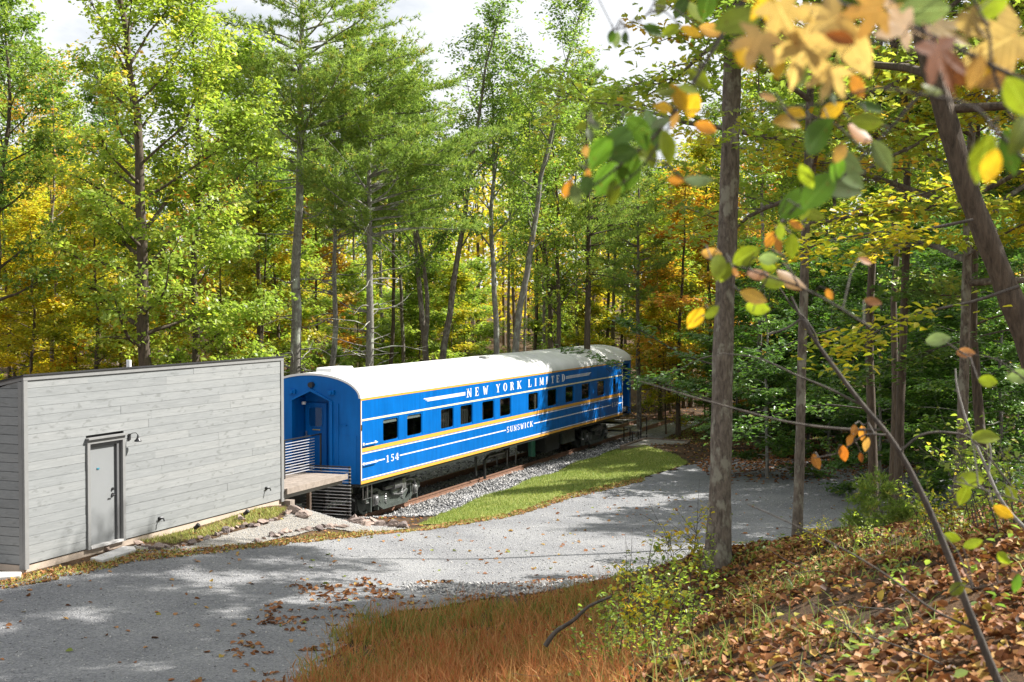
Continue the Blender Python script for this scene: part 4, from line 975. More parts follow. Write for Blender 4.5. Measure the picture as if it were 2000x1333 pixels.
# ------------------------------------------------------------------ trees behind the shed and the car
L_ = LEAF
tb, lv = broadleaf(11, 19.5, .24, .17, 4.3, 42, 19000, .17, lean=(-1.2, -.3), stems=1, bias=(.25, .1), spread=.36, base_tint=.5, shape='quad', el=(12, 66))
plant('maple_tree', 'tall bright green maple with dark trunk rising behind the grey shed', 'tree', tb, lv, BARK['dark'], L_['lime'], stand(296, 43), 0)
tb, lv = broadleaf(12, 16.5, .15, .12, 3.2, 38, 19000, .165, lean=(-.2, .3), bias=(.12, .1), spread=.36, base_tint=.55, el=(8, 60))
plant('maple_tree', 'dense bright green maple just left of the tall grey pines', 'tree', tb, lv, BARK['dark'], L_['lime'], stand(378, 44.5), 0)
tb, lv = broadleaf(13, 15.5, .17, .35, 3.8, 30, 14000, .16, spread=.34, base_tint=.45)
green_a = plant('maple_tree', 'green maple cut off by the left edge of the picture', 'tree', tb, lv, BARK['dark'], L_['green'], stand(-25, 47), .4)
tb, lv = broadleaf(14, 14.5, .10, .45, 3.0, 26, 2600, .15, spread=.34, base_tint=.3, spare=.3)
plant('thin_leaved_tree', 'sparse brown leaved tree against the sky at upper left', 'tree', tb, lv, BARK['brown'], L_['orange'], stand(105, 52), 0)
tb, lv = broadleaf(15, 9.0, .09, .10, 2.7, 34, 13000, .16, spread=.30, base_tint=.5, flat=.5, el=(5, 45), shape='quad')
yel_a = plant('yellow_maple', 'yellow leaved young maple behind the left end of the shed', 'tree', tb, lv, BARK['dark'], L_['yellow'], stand(60, 50), 0)
tb, lv = broadleaf(16, 10.0, .10, .18, 2.4, 30, 10000, .16, spread=.32, base_tint=.4, flat=.4, el=(10, 50))
yel_b = plant('yellow_maple', 'golden young maple behind the middle of the shed', 'tree', tb, lv, BARK['dark'], L_['yellow'], stand(185, 49), 0)
tb, lv = pine(21, 20.5, .225, .54, 4.4, lean=(.25, .1), nwh=26, dead=44, bias=(.3, -.05), dens=1.35)
plant('white_pine', 'tallest white pine with lichened grey trunk behind the car end', 'pine tree', tb, lv, BARK['pine'], NEEDLE, stand(576, 49.5), 0, crown='crown')
tb, lv = pine(22, 13.5, .145, .64, 3.3, lean=(.3, .0), nwh=16, dead=44, bias=(.3, 0), dens=1.3)
plant('white_pine', 'slender white pine between the two thicker pines', 'pine tree', tb, lv, BARK['pine'], NEEDLE, stand(646, 52.5), 0)
tb, lv = pine(23, 15.6, .185, .56, 4.2, lean=(.2, .1), nwh=22, dead=54, bias=(.35, .0), dens=1.35)
pine_c = plant('white_pine', 'rightmost of the three pines, with bare dead lower branches', 'pine tree', tb, lv, BARK['pine'], NEEDLE, stand(716, 50.5), 0)
tb, lv = pine(24, 4.4, .05, .12, 1.7, nwh=14, dead=0, needle=.2, dens=1.6)
pine_s = plant('pine_sapling', 'bushy yellow green pine sapling behind the car roof', 'pine sapling', tb, lv, BARK['pine'], NEEDLE, stand(655, 58), 0)
tb, lv = broadleaf(31, 18.0, .17, .46, 3.4, 42, 13500, .15, stems=3, split=2.6, spread=.34, base_tint=.4, el=(35, 72))
clump = plant('maple_clump', 'multi stemmed green maple clump right of the pines', 'tree', tb, lv, BARK['brown'], L_['green'], stand(842, 57), .3)
tb, lv = broadleaf(32, 19.0, .17, .44, 3.6, 40, 14000, .15, stems=2, split=1.6, lean=(1.6, .6), spread=.34, base_tint=.42, el=(38, 72))
plant('leaning_maple', 'green maple leaning right behind the middle of the car roof', 'tree', tb, lv, BARK['grey'], L_['green'], stand(968, 56), 0)
tb, lv = broadleaf(33, 15.5, .16, .32, 3.3, 28, 9500, .15, stems=2, split=2.2, spread=.34, base_tint=.5, el=(35, 60))
fork = plant('forked_maple', 'dark forked maple behind the far part of the car roof', 'tree', tb, lv, BARK['dark'], L_['lime'], stand(1090, 60), 1.0)
tb, lv = pine(25, 16.5, .18, .44, 3.2, nwh=24, dead=20, bias=(.1, 0))
dpine = plant('straight_pine', 'dark straight pine behind the far end of the car', 'pine tree', tb, lv, BARK['dark'], NEEDLE, stand(1143, 60), 0)
replant(dpine, 'speckled slim pine just right of the far end of the car', stand(1247, 65), 2.1, (.72, .72, .9), cat='pine tree', bark=BARK['brown'])
# forest trees of a few kinds, copied behind
tb, lv = broadleaf(41, 17, .14, .42, 3.2, 28, 7500, .19, spread=.38, base_tint=.45)
K_green = plant('forest_tree', 'green forest tree behind', 'tree', tb, lv, BARK['dark'], L_['green'], stand(-60, 66), 0)
tb, lv = broadleaf(42, 12, .10, .22, 2.8, 28, 9000, .19, spread=.36, base_tint=.42, flat=.35, el=(10, 50))
K_yel = plant('forest_tree', 'yellow forest tree behind', 'tree', tb, lv, BARK['dark'], L_['yellow'], stand(30, 62), 0)
tb, lv = broadleaf(43, 7.0, .05, .15, 2.1, 24, 7000, .17, spread=.3, base_tint=.4, flat=.55, el=(5, 40))
K_und = plant('understory_tree', 'low leafy understory tree', 'tree', tb, lv, BARK['dark'], L_['yellow'], stand(120, 60), 0)
tb, lv = broadleaf(44, 18, .12, .52, 2.6, 24, 6500, .19, spread=.36, base_tint=.45)
K_slim = plant('forest_tree', 'slim forest tree behind', 'tree', tb, lv, BARK['brown'], L_['mid'], stand(200, 75), 0)
GRP = {'g': 'green trees deep in the forest', 'y': 'yellow trees deep in the forest', 'u': 'low understory trees in the forest', 's': 'slim tall trees deep in the forest'}
SRC = {'g': K_green, 'y': K_yel, 'u': K_und, 's': K_slim}
KIND = {'g': 'broad tree', 'y': 'middle-sized tree', 'u': 'low understory tree', 's': 'slim tall tree'}
PLACES = [(0,'at the left edge'),(130,'behind the shed corner'),(270,'behind the shed vent pipe'),(400,'right of the tall maple trunk'),(540,'left of the tallest pine'),(620,'behind the tallest pine'),(700,'behind the slender pine'),
          (800,'right of the three pines'),(900,'behind the maple clump'),(1020,'behind the leaning maple'),(1120,'behind the forked maple'),(1210,'behind the far car end'),(1320,'just right of the car'),(1430,'left of the thick bank trunk'),
          (1560,'between the two bank trunks'),(1700,'right of the thinner bank trunk'),(1850,'behind the slim dark trunk'),(1980,'left of the leaning trunk'),(9999,'at the right edge')]
COLN = {'leaf_green': 'green', 'leaf_lime': 'bright green', 'leaf_mid': 'dark green', 'leaf_yellow': 'yellow', 'leaf_orange': 'orange', 'leaf_beech': 'deep green', 'leaf_brown': 'brown'}
def deep_label(kind, px, v, mat, sc=1.0):
    row_ = 'nearest' if v < 62 else 'second-row' if v < 76 else 'deeper' if v < 92 else 'deepest'
    return '%s%s %s %s in the forest %s' % ('taller ' if sc > 1.06 else 'shorter ' if sc < .9 else '', row_, COLN[(mat or next(c for c in SRC[kind].children if c.name.startswith('crown')).data.materials[0]).name], KIND[kind], next(t for p_, t in PLACES if px < p_))
for k, o, px, v in (('g', K_green, -60, 66), ('y', K_yel, 30, 62), ('u', K_und, 120, 60), ('s', K_slim, 200, 75)): tag(o, deep_label(k, px, v, None), 'tree', GRP[k])
rf = random.Random(77)
def deep(kind, px, v, sc=1.0, mat=None):
    replant(SRC[kind], deep_label(kind, px, v, mat, sc), stand(px, v), rf.uniform(0, 6.28), (sc * rf.uniform(.9, 1.1), sc * rf.uniform(.9, 1.1), sc), mat, GRP[kind], 'tree')
for (px, v, sc) in ((20,54,.95),(150,56,.9),(235,52,.8),(265,58,1.0),(330,50,.62),(440,52,.72),(510,58,.9),(-40,58,1.05),(90,60,1.1)): deep('y', px, v, sc)
for (px, v, sc) in ((500,58,.95),(470,64,1.0),(60,70,1.05),(760,66,.9),(1040,74,.95),(600,75,1.05),(1180,76,.9)): deep('g', px, v, sc, L_['mid'] if rf.random() < .4 else None)
for (px, v, sc) in ((545,60,1.0),(620,66,1.0),(590,68,1.1),(1325,66,1.05),(1290,74,1.1),(1390,70,1.2),(1350,82,1.3),(1470,78,1.2),(1215,84,1.2),(430,66,1.1)): deep('y', px, v, sc, L_['orange'] if px in (620, 1325, 430, 1470) else L_['lime'] if px in (590, 1290, 545) else None)
for k in range(34):                                     # understory at all depths behind the car
    px = rf.uniform(480, 1420); deep('u', px, rf.uniform(66, 98), rf.uniform(.7, 1.2), rf.choice([None, L_['lime'], L_['lime'], L_['lime'], None, L_['green']]))
for k in range(14): deep('s', rf.uniform(-60, 1500), rf.uniform(64, 105), rf.uniform(.85, 1.1), rf.choice([None, L_['green'], L_['lime']]))
for k in range(16): deep('y', rf.uniform(-150, 1500), rf.uniform(78, 112), rf.uniform(.9, 1.25), rf.choice([None, None, L_['lime'], L_['lime']]))
for k in range(7): deep('g', rf.uniform(-200, 1500), rf.uniform(80, 118), rf.uniform(.75, 1.0), rf.choice([None, L_['lime'], L_['mid']]))
# bare slim poles of the far wood
# right-hand wood: dark beeches under taller trees
tb, lv = broadleaf(51, 8.0, .06, .08, 3.0, 44, 15000, .14, spread=.26, base_tint=.4, flat=.8, el=(0, 35), shape='oval')
K_beech = plant('beech_sapling', 'dark green young beech, near the parking area, between the two bank trunks', 'tree', tb, lv, BARK['grey'], L_['beech'], stand(1500, 46), 0, 'young dark green beeches around the parking area')
for (px, v, sc) in ((1620,52,1.0),(1720,40,.95),(1830,46,1.1),(1960,40,1.1),(1560,60,1.1),(1680,62,1.15),(1790,56,1.1),(1900,60,1.2),(2040,50,1.2),(1880,36,.9),(1440,62,.9),(1500,54,.9),(1580,55,1.0),(1660,54,.95),(1740,49,1.0),(1800,42,.9),(1860,48,1.05),(1930,50,1.15),(1990,44,1.0),(1640,70,1.2),(1760,66,1.2),(1520,70,1.1)):
    replant(K_beech, '%s dark green young beech, %s, %s' % ('taller' if sc > 1.06 else 'smaller' if sc < .98 else 'middle-sized','near the parking area' if v < 47 else 'behind the parking area' if v < 58 else 'deeper in the wood', next(t for p_, t in PLACES if px < p_)), stand(px, v), rf.uniform(0, 6.28), sc, None, K_beech['group'], 'tree')
for (px, v, sc, kind, mat) in ((1520,66,1.1,'g',None),(1610,72,1.0,'y',None),(1700,68,1.05,'g',L_['lime']),(1780,74,1.2,'y',None),(1860,66,1.0,'g',L_['mid']),(1950,72,1.1,'g',L_['lime']),(2050,62,1.0,'g',None),
        (1480,56,1.0,'s',L_['lime']),(1640,58,1.0,'s',L_['green']),(1820,60,1.05,'s',L_['lime']),(1760,90,1.1,'g',None),(1560,95,1.1,'g',L_['lime']),(1900,95,1.15,'y',None),(2000,85,1.1,'y',L_['orange']),(1400,100,1.1,'g',None)):
    deep(kind, px, v, sc, mat)
for k in range(16): deep('u', rf.uniform(1400, 2100), rf.uniform(58, 95), rf.uniform(.8, 1.2), rf.choice([None, L_['lime'], L_['beech'], L_['orange']]))
# the far wood that closes the view: one mass
def far_wood():
    rng = np.random.default_rng(5); tb = Tubes(); Cs = []; ts = []
    for k in range(150):
        v = rng.uniform(112, 165); px = rng.uniform(-350, 2350); x, y = uv2xy((px - 1000) / F_PX * v, v); z = h1(x, y); hh = rng.uniform(10, 19)
        tb.add(np.array([[x, y, z - .3], [x + rng.normal(0, .3), y, z + hh * .5], [x + rng.normal(0, .5), y, z + hh]]), np.array([.16, .12, .03]), 5)
        n = 420; f = rng.random(n) ** .8; rr = rng.uniform(2.0, 3.2) * np.sqrt(1 - (f - .45) ** 2 / .42) * np.sqrt(rng.random(n)); a = rng.uniform(0, 6.28, n)
        Cs.append(np.stack([x + rr * np.cos(a), y + rr * np.sin(a), z + hh * (.06 + .94 * f)], -1)); ts.append(np.clip(rng.normal(rng.uniform(.1, .9), .12, n), 0, 1))
    C = np.concatenate(Cs); t = np.concatenate(ts); n = len(C)
    V, F, T = leaves(C, rng.normal(0, .6, (n, 3)) + np.array([0, 0, .8]), rng.normal(0, 1, (n, 3)), rng.uniform(.35, .7, n), t)
    tag(link('far_forest', np_mesh('far_forest', V, F, L_['yellow'], T)), 'far green and yellow wood closing the view', 'forest', kind='stuff')
    tag(link('far_trunks', tb.mesh('far_trunks', BARK['dark'])), 'trunks of the far wood', 'forest', kind='stuff')
far_wood()

# ------------------------------------------------------------------ near trees on the bank to the right
def trunk_line(pts, v, rads):                       # pixel polyline at a depth -> world points
    return np.array([at_depth(px, py, v) for px, py in pts])
def bank_tree(name, label, pts, v, rads, bark, leafs=None, seed=0, limbs=16, t0=.45, rad=4.2, nleaf=9000, lsize=.12, mat='lime', shape='quad', topz=16, base_tint=.55, flat=.35):
    P = trunk_line(pts, v, rads); g = P[0].copy(); gz = h1(g[0], g[1]); P[0, 2] = gz - .3
    d = unit(P[-1] - P[-2]); ext = []
    k = max(1, int((topz - P[-1, 2]) / 2))
    for i in range(k): ext.append(P[-1] + d * (i + 1) * 2.0 + np.array([math.sin(i) * .12, math.cos(i * 1.3) * .12, 0]))
    r_all = list(rads) + [rads[-1] * (1 - .8 * (i + 1) / k) for i in range(k)]
    P = np.concatenate([P, np.array(ext)]); base = np.array([g[0], g[1], gz]); P = P - base
    dense = interp(P, np.linspace(0, 1, 90)); rd = np.interp(np.linspace(0, 1, 90), np.linspace(0, 1, len(P)), r_all); rd[:4] *= np.array([1.45, 1.25, 1.1, 1.04])
    rng = np.random.default_rng(seed); tb = Tubes(); tb.add(dense, rd, 18)
    ph = rng.uniform(0, 6.28, 4); tv = tb.V[0].reshape(90, 18, 3); ax_ = dense[:, None]; kk = np.arange(18)[None, :, None]; ii = np.arange(90)[:, None, None]
    fl = 1 + .05 * np.sin(kk * 2 * np.pi / 18 * 3 + ii * .11 + ph[0]) + .04 * np.sin(kk * 2 * np.pi / 18 * 5 - ii * .31 + ph[1]) + .03 * np.sin(ii * .9 + ph[2]) + rng.normal(0, .018, (90, 18, 1))
    tb.V[0] = (ax_ + (tv - ax_) * fl).reshape(-1, 3); axes = []
    for i in range(limbs):
        f = (i + rng.random()) / limbs; tt = t0 + (.98 - t0) * f; az = i * 2.4 + rng.uniform(-.4, .4); e = math.radians(5 + 45 * f + rng.uniform(-10, 10))
        dr = np.array([math.cos(az) * math.cos(e), math.sin(az) * math.cos(e), math.sin(e)]); L = rad * (1 - .5 * f) * rng.uniform(.6, 1.2)
        LP = polyline(interp(dense, tt), dr, L, 8, rng, 0, .12, .01); tb.add(LP, .05 * L / 4 * (1 - np.linspace(0, .92, 8)), 5); axes.append((LP, .35))
        for j in range(7):
            q = rng.uniform(.2, .97); sd = unit(np.cross(dr, [0, 0, 1.0])) * (1 if j % 2 else -1); d2 = unit(dr * .6 + sd * rng.uniform(.4, 1) + np.array([0, 0, rng.uniform(-.2, .25)]))
            SP_ = polyline(interp(LP, q), d2, L * .4 * (1.2 - .6 * q), 5, rng, 0, .14); tb.add(SP_, .014 * (1 - np.linspace(0, .85, 5)), 3); axes.append((SP_, .1))
    n = nleaf; pk = rng.integers(0, len(axes), n); C = np.empty((n, 3)); tint = np.empty(n); cl = np.clip(rng.normal(base_tint, .2, len(axes)), 0, 1)
    for kx in range(len(axes)):
        m = pk == kx; nn = m.sum()
        if nn: C[m] = interp(axes[kx][0], rng.uniform(axes[kx][1], 1.02, nn)) + rng.normal(0, .16, (nn, 3)) * np.array([1, 1, .45]); tint[m] = cl[kx]
    tint = np.clip(tint + rng.normal(0, .12, n), 0, 1)
    lv = leaves(C, np.array([0, 0, 1.0]) + rng.normal(0, .42, (n, 3)), rng.normal(0, 1, (n, 3)) + np.array([0, 0, -.5]), lsize * rng.uniform(.7, 1.25, n), tint, shape)
    return plant(name, label, 'tree', tb, lv, bark, L_[mat], base)
bank_tree('bank_tree', 'thick straight brown trunk standing on the bank edge before the parking area', [(1403,1085),(1408,900),(1412,700),(1420,450),(1427,250),(1432,90),(1438,-60)], 19.4, [.18,.145,.138,.130,.124,.12,.115], BARK['brown'], seed=61, limbs=22, t0=.52, rad=5.0, nleaf=13000, lsize=.14, mat='lime', topz=19, shape='maple')
bank_tree('bank_tree', 'thinner trunk just right of the thick one on the bank', [(1555,1075),(1562,880),(1566,700),(1572,500),(1577,350),(1582,200)], 20.3, [.080,.068,.064,.060,.056,.05], BARK['brown'], seed=62, limbs=20, t0=.42, rad=4.0, nleaf=11000, lsize=.13, mat='lime', topz=16, shape='maple')
bank_tree('bank_tree', 'slim dark trunk beyond the bank in front of the beeches', [(1752,1010),(1758,800),(1766,600),(1772,400),(1768,200),(1745,90)], 25.5, [.085,.075,.07,.065,.06,.05], BARK['dark'], seed=63, limbs=26, t0=.36, rad=4.2, nleaf=15000, lsize=.14, mat='green', topz=18, shape='maple')
bank_tree('bank_tree', 'slim grey trunk at the right side beyond the leaf covered bank', [(1868,1020),(1878,860),(1884,700),(1888,560),(1892,400),(1900,200)], 23, [.11,.085,.08,.075,.07,.06], BARK['brown'], seed=64, limbs=26, t0=.32, rad=5.0, nleaf=15000, lsize=.14, mat='yellow', topz=18, shape='maple', base_tint=.4)
bank_tree('bank_tree', 'dark twin trunk behind the slim grey one at right', [(1925,1010),(1920,900),(1908,760),(1900,640),(1905,400)], 27, [.12,.10,.09,.08,.07], BARK['dark'], seed=65, limbs=22, t0=.36, rad=2.9, nleaf=12000, lsize=.14, mat='mid', topz=17, shape='maple')
bank_tree('bank_tree', 'big dark trunk leaning left out of the right edge', [(2135,1060),(2060,820),(2005,660),(1945,510),(1890,370),(1845,220),(1800,60),(1770,-60)], 15, [.165,.14,.128,.122,.117,.112,.108,.10], BARK['dark'], seed=66, limbs=16, t0=.5, rad=4.5, nleaf=9000, lsize=.12, mat='green', topz=17, shape='maple')
# trees beyond the right edge: they shade the bank and the road
for i, (u, v, sc) in enumerate(((10.5,22,1.0),(12,27,1.0),(16,26,1.1),(8.8,14,.95),(13.5,22,1.05),(13,16,1.0),(20,29,1.1),(22,42,1.1))):
    x, y = uv2xy(u, v)
    replant(K_green if i % 3 else K_slim, 'green leaved tree standing beyond the right edge of the view', (x, y, h1(x, y)), i * 1.3, sc, L_['green'] if i % 2 else L_['lime'], 'trees beyond the right edge', 'tree')

tb, lv = broadleaf(67, 17, .10, .74, 3.0, 22, 7500, .17, spread=.34, base_tint=.5)  # tree added so its crown above the view shades the road
x, y = uv2xy(9.0, 33.5)
TS = plant('added_shade_tree', 'added tall slim tree behind the slim dark trunk, unseen crown shading the road', 'tree', tb, lv, BARK['dark'], L_['lime'], (x, y, h1(x, y)))
x, y = uv2xy(7.4, 29.0); replant(TS, 'added nearer tall slim tree by the slim dark trunk, unseen crown shading the road', (x, y, h1(x, y)), 2.0, (1.15, 1.15, .93), L_['green'], None, 'tree')  # second added copy, extends the shade on the near road
deep('g', 1575, 61, 1.0, L_['lime']); deep('s', 1625, 63, 1.0, L_['green']); deep('s', 1530, 59, .95, L_['lime'])

# leafy beech boughs that reach across the far end of the car
def bough(label, pts, v, n, mat, lsize, seed, r0=.02, base_tint=.45, loose=.09):
    rng = np.random.default_rng(seed); P = np.array([at_depth(a, b, v + dv) for a, b, dv in pts]); base = P[0].copy(); P = P - base
    tb = Tubes(); dn = interp(P, np.linspace(0, 1, 16)); tb.add(dn, r0 * (1 - np.linspace(0, .88, 16)), 6); axes = [dn]
    for j in range(max(4, n // 45)):
        q = rng.uniform(.15, .95); d = unit(dn[min(15, int(q * 15) + 1)] - dn[int(q * 15)] if int(q*15) < 15 else dn[15] - dn[14]); sd = unit(np.cross(d, [0, 0, 1.0])) * (1 if j % 2 else -1)
        SP_ = polyline(interp(dn, q), unit(d + sd * rng.uniform(.3, .9) + np.array([0, 0, -.08])), rng.uniform(.3, .75), 4, rng, 0, .1, -.01); tb.add(SP_, .006 * np.array([1, .8, .6, .2]), 3); axes.append(SP_)
    pk = rng.integers(0, len(axes), n); C = np.empty((n, 3))
    for k in range(len(axes)):
        m = pk == k
        if m.sum(): C[m] = interp(axes[k], rng.uniform(.2, 1, m.sum())) + rng.normal(0, loose, (m.sum(), 3)) * np.array([1, 1, .4])
    d0 = unit(P[-1] - P[0])
    lv = leaves(C, np.array([0, 0, 1.0]) + rng.normal(0, .3, (n, 3)), d0 * .8 + rng.normal(0, .7, (n, 3)) + np.array([0, 0, -.35]), lsize * rng.uniform(.7, 1.2, n), np.clip(rng.normal(base_tint, .2, n), 0, 1), 'oval')
    return plant('beech_bough', label, 'branch', tb, lv, BARK['twig'], L_[mat], base, stem='twig', crown='foliage')
bough('leafy beech bough reaching left over the far end of the white roof', [(1420,790,0),(1350,770,-.3),(1290,748,-.5),(1235,728,-.6),(1180,700,-.6),(1120,682,-.6)], 24, 260, 'beech', .105, 71)
bough('upper leafy beech bough right of the far end of the car', [(1420,720,0),(1350,700,.2),(1300,675,.3),(1250,645,.3),(1212,618,.3)], 25, 220, 'beech', .105, 72)
bough('leafy beech bough hanging low beside the thick bank trunk', [(1420,690,2),(1370,700,2),(1330,720,2),(1290,735,2),(1262,740,2)], 26, 220, 'beech', .105, 73)
bough('leafy beech bough spreading right of the thick bank trunk', [(1640,640,3),(1570,660,3),(1500,690,3),(1450,720,3),(1420,745,3)], 26, 420, 'beech', .11, 74, loose=.2)
bough('dark beech bough low over the far parking area', [(1700,800,3),(1620,790,3),(1540,800,3),(1470,830,3),(1440,845,3)], 28, 420, 'beech', .11, 75, loose=.22)
bough('beech bough at right in front of the dark wood', [(1990,640,1),(1900,660,1),(1800,690,1),(1720,720,1),(1660,745,1)], 24, 460, 'beech', .11, 76, loose=.24)
bough('golden maple bough high between the bank trunks', [(1900,430,0),(1800,450,0),(1700,455,0),(1620,470,0),(1560,490,0)], 14, 300, 'yellow', .095, 77, loose=.16, base_tint=.5)
bough('yellow green maple bough at right above the beeches', [(1990,560,0),(1900,590,0),(1800,610,0),(1720,640,0),(1690,665,0)], 13, 260, 'yellow', .095, 78, loose=.16, base_tint=.3)
bough('golden bough behind the leaning trunk', [(1990,300,2),(1900,350,2),(1800,380,2),(1700,400,2),(1640,420,2)], 15, 320, 'yellow', .10, 79, loose=.2, base_tint=.35)

# ------------------------------------------------------------------ ground cover
def scatter(n, poly_f, box, rng):
    out = []
    while sum(len(o) for o in out) < n:
        x = rng.uniform(box[0], box[1], n); y = rng.uniform(box[2], box[3], n); m = poly_f(x, y); out.append(np.stack([x[m], y[m]], -1))
        if len(out) > 60: break
    return np.concatenate(out)[:n]
def stones(name, P, smin, smax, label, seed, tlo=0, thi=1):
    rng = np.random.default_rng(seed); n = len(P); s = rng.uniform(smin, smax, (n, 1))
    O = np.array([[1,0,0],[-1,0,0],[0,1,0],[0,-1,0],[0,0,.8],[0,0,-.6]], float)
    V = P[:, None] + O[None] * s[:, None] * rng.uniform(.55, 1.3, (n, 6, 1)) + rng.normal(0, .18, (n, 6, 3)) * s[:, None]
    F0 = np.array([[0,2,4],[2,1,4],[1,3,4],[3,0,4],[2,0,5],[1,2,5],[3,1,5],[0,3,5]]); F = (np.arange(n)[:, None, None] * 6 + F0[None]).reshape(-1, 3)
    return tag(link(name, np_mesh(name, V.reshape(-1, 3), F, M_STONES, np.repeat(rng.uniform(tlo, thi, n), 6))), label, 'gravel', kind='stuff')
rg = np.random.default_rng(8)
q = scatter(15000, lambda x, y: in_bal(x, y) & ((x > XM + .8) | (rg.random(x.shape) < .25)), (XM - 2.5, XM + 4.6, 34, 62), rg)
stones('ballast_stones', np.column_stack([q, surf(q[:, 0], q[:, 1]) + .01]), .025, .055, 'loose grey crushed stones covering the track bed', 1)
q = scatter(9000, lambda x, y: in_road(x, y) & (np.hypot(x, y) < 45), (-25, 2, 12, 46), rg)
stones('road_pebbles', np.column_stack([q, surf(q[:, 0], q[:, 1]) + .002]), .008, .026, 'loose pebbles strewn on the gravel road', 2, .35, .95)
def ell(cx, cy, rx, ry): return lambda x, y: ((x - cx) / rx) ** 2 + ((y - cy) / ry) ** 2 < 1
pc = on_z(1020, 1160, .5)
q = scatter(2600, lambda x, y: ((x - pc.x) / 2.3) ** 2 + ((y - pc.y) / 1.0) ** 2 < rg.random(x.shape) * 1.2, (pc.x - 3, pc.x + 3, pc.y - 2, pc.y + 2), rg)
stones('stone_patch', np.column_stack([q, surf(q[:, 0], q[:, 1]) + .01]), .02, .05, 'patch of coarse pale stones at the near road edge', 3, .3, 1)
q = scatter(5000, in_path, (min(_px), max(_px), min(_py), max(_py)), rg)
stones('path_pebbles', np.column_stack([q, surf(q[:, 0], q[:, 1]) + .002]), .008, .02, 'fine pebbles on the footpath', 4, .6, 1)

def litter(name, P, smin, smax, label, seed, lift=.012, tilt=.35, tmean=None, shape='oval'):
    rng = np.random.default_rng(seed); n = len(P); N = np.array([0, 0, 1.0]) + rng.normal(0, tilt, (n, 3))
    t = rng.random(n) ** .9 if tmean is None else np.clip(rng.normal(tmean, .22, n), 0, 1)
    C = np.column_stack([P[:, 0], P[:, 1], surf(P[:, 0], P[:, 1]) + rng.uniform(.3, 2.2, n) * lift])
    V, F, T = leaves(C, N, rng.normal(0, 1, (n, 3)), rng.uniform(smin, smax, n), t, shape, W=.7, fold=.16)
    return tag(link(name, np_mesh(name, V, F, M_LITTER, T)), label, 'leaves', kind='stuff')
def uvmask(f): return lambda x, y: f(x * CT + y * ST, -x * ST + y * CT)
bank_f = uvmask(lambda u, v: (v > 4.5) & (v < 24) & (u > -.2 + .02 * v) & (u < 1.5 + .42 * v))
q = scatter(70000, lambda x, y: bank_f(x, y) & ~in_road(x, y) & (wobble(x, y, 1.4, 2) + wobble(x, y, .6) > -1.0 + .95 * rg.random(x.shape)), (-9, 9, 3, 26), rg)
litter('bank_leaves', q, .03, .098, 'thick orange brown fallen leaves covering the bank', 11, .018, .5)
q = scatter(22000, lambda x, y: ~in_road(x, y) & ~in_lawn(x, y) & ~in_bal(x, y) & ~in_path(x, y) & ~((x < XS + .1) & (y < 62) & (y > 20)), (-22, 26, 18, 85), rg)
litter('forest_leaves', q, .08, .15, 'fallen leaves on the forest floor around the parking area', 12, .012, .3)
far_lot = uvmask(lambda u, v: (v > 44 + 9 * rg.random(u.shape) ** .7 - .12 * (u - 5)) & (u > 6.5))
q = scatter(5500, lambda x, y: in_road(x, y) & far_lot(x, y) & (rg.random(x.shape) < .9), (-16, 18, 36, 62), rg)
litter('lot_leaves', q, .08, .16, 'reddish fallen leaves over the back of the parking area', 13, .008, .25, .45)
edge_near = uvmask(lambda u, v: (v > 18) & (v < 27) & (u > -4.2) & (u < 2.4))
q = scatter(700, lambda x, y: in_road(x, y) & edge_near(x, y) & (wobble(x, y, 1.2, 7) > .12), (-14, -2, 14, 30), rg)
litter('road_edge_leaves', q, .06, .13, 'brown leaves gathered along the near road edge', 14, .01, .4, .5)
q = scatter(420, lambda x, y: in_road(x, y), (-24, -3, 14, 42), rg)
litter('road_leaves', q, .06, .14, 'single fallen leaves scattered over the gravel road', 15, .008, .35, .7)
STRIP = px_poly([(0,1140,.77),(60,1122,.78),(180,1100,.78),(265,1080,.75),(330,1080,.72),(420,1072,.68),(520,1062,.6),(620,1050,.5),(700,1043,.42),(790,1034,.3),(850,1028,.15),(1000,1002,.05),(1100,972,0),(1250,932,0),(1260,940,0),(1100,984,0),(1000,1012,.1),(860,1036,.2),(790,1044,.3),(700,1056,.42),(620,1064,.5),(520,1074,.6),(420,1085,.68),(330,1094,.72),(260,1102,.75),(180,1122,.76),(60,1148,.77),(0,1158,.77)])
q = scatter(5200, soft_poly(STRIP, .1, 2, 3), (-20, 0, 18, 52), rg)
litter('verge_leaves', q, .04, .09, 'dry orange leaves along the road verge by the shed', 16, .012, .4, .74)

def blades(name, P, hmin, hmax, w, label, mat, seed, tmean, tsd=.18, lean=.35, z=None, hs=1.0):
    rng = np.random.default_rng(seed); n = len(P); hh = rng.uniform(hmin, hmax, (n, 1)) * hs; base = np.column_stack([P, (surf(P[:, 0], P[:, 1]) if z is None else z) - .01])
    d = rng.normal(0, lean, (n, 3)); d[:, 2] = 1; d = unit(d); s = unit(np.column_stack([rng.normal(0, 1, (n, 2)), np.zeros(n)])) * w
    mid = base + d * hh * .55; d2 = d.copy(); d2[:, :2] *= 2.2; d2[:, 2] *= .8; tip = mid + unit(d2) * hh * .5
    V = np.stack([base - s, base + s, mid + s * .7, mid - s * .7, tip], 1).reshape(-1, 3); b = np.arange(n)[:, None] * 5
    F = [b + np.array([[0, 1, 2, 3]]), b + np.array([[3, 2, 4]])]
    t = np.clip(rng.normal(tmean, tsd, n), 0, 1)
    return tag(link(name, np_mesh(name, V, F, mat, np.repeat(t, 5))), label, 'grass', kind='stuff')
q = scatter(26000, in_lawn, (min(_lx), max(_lx), min(_ly), max(_ly)), rg)
blades('lawn_grass', q, .05, .11, .008, 'short green lawn grass beside the ballast', M_GRASS, 21, .42 + .16 * wobble(q[:, 0], q[:, 1], .7), .16)
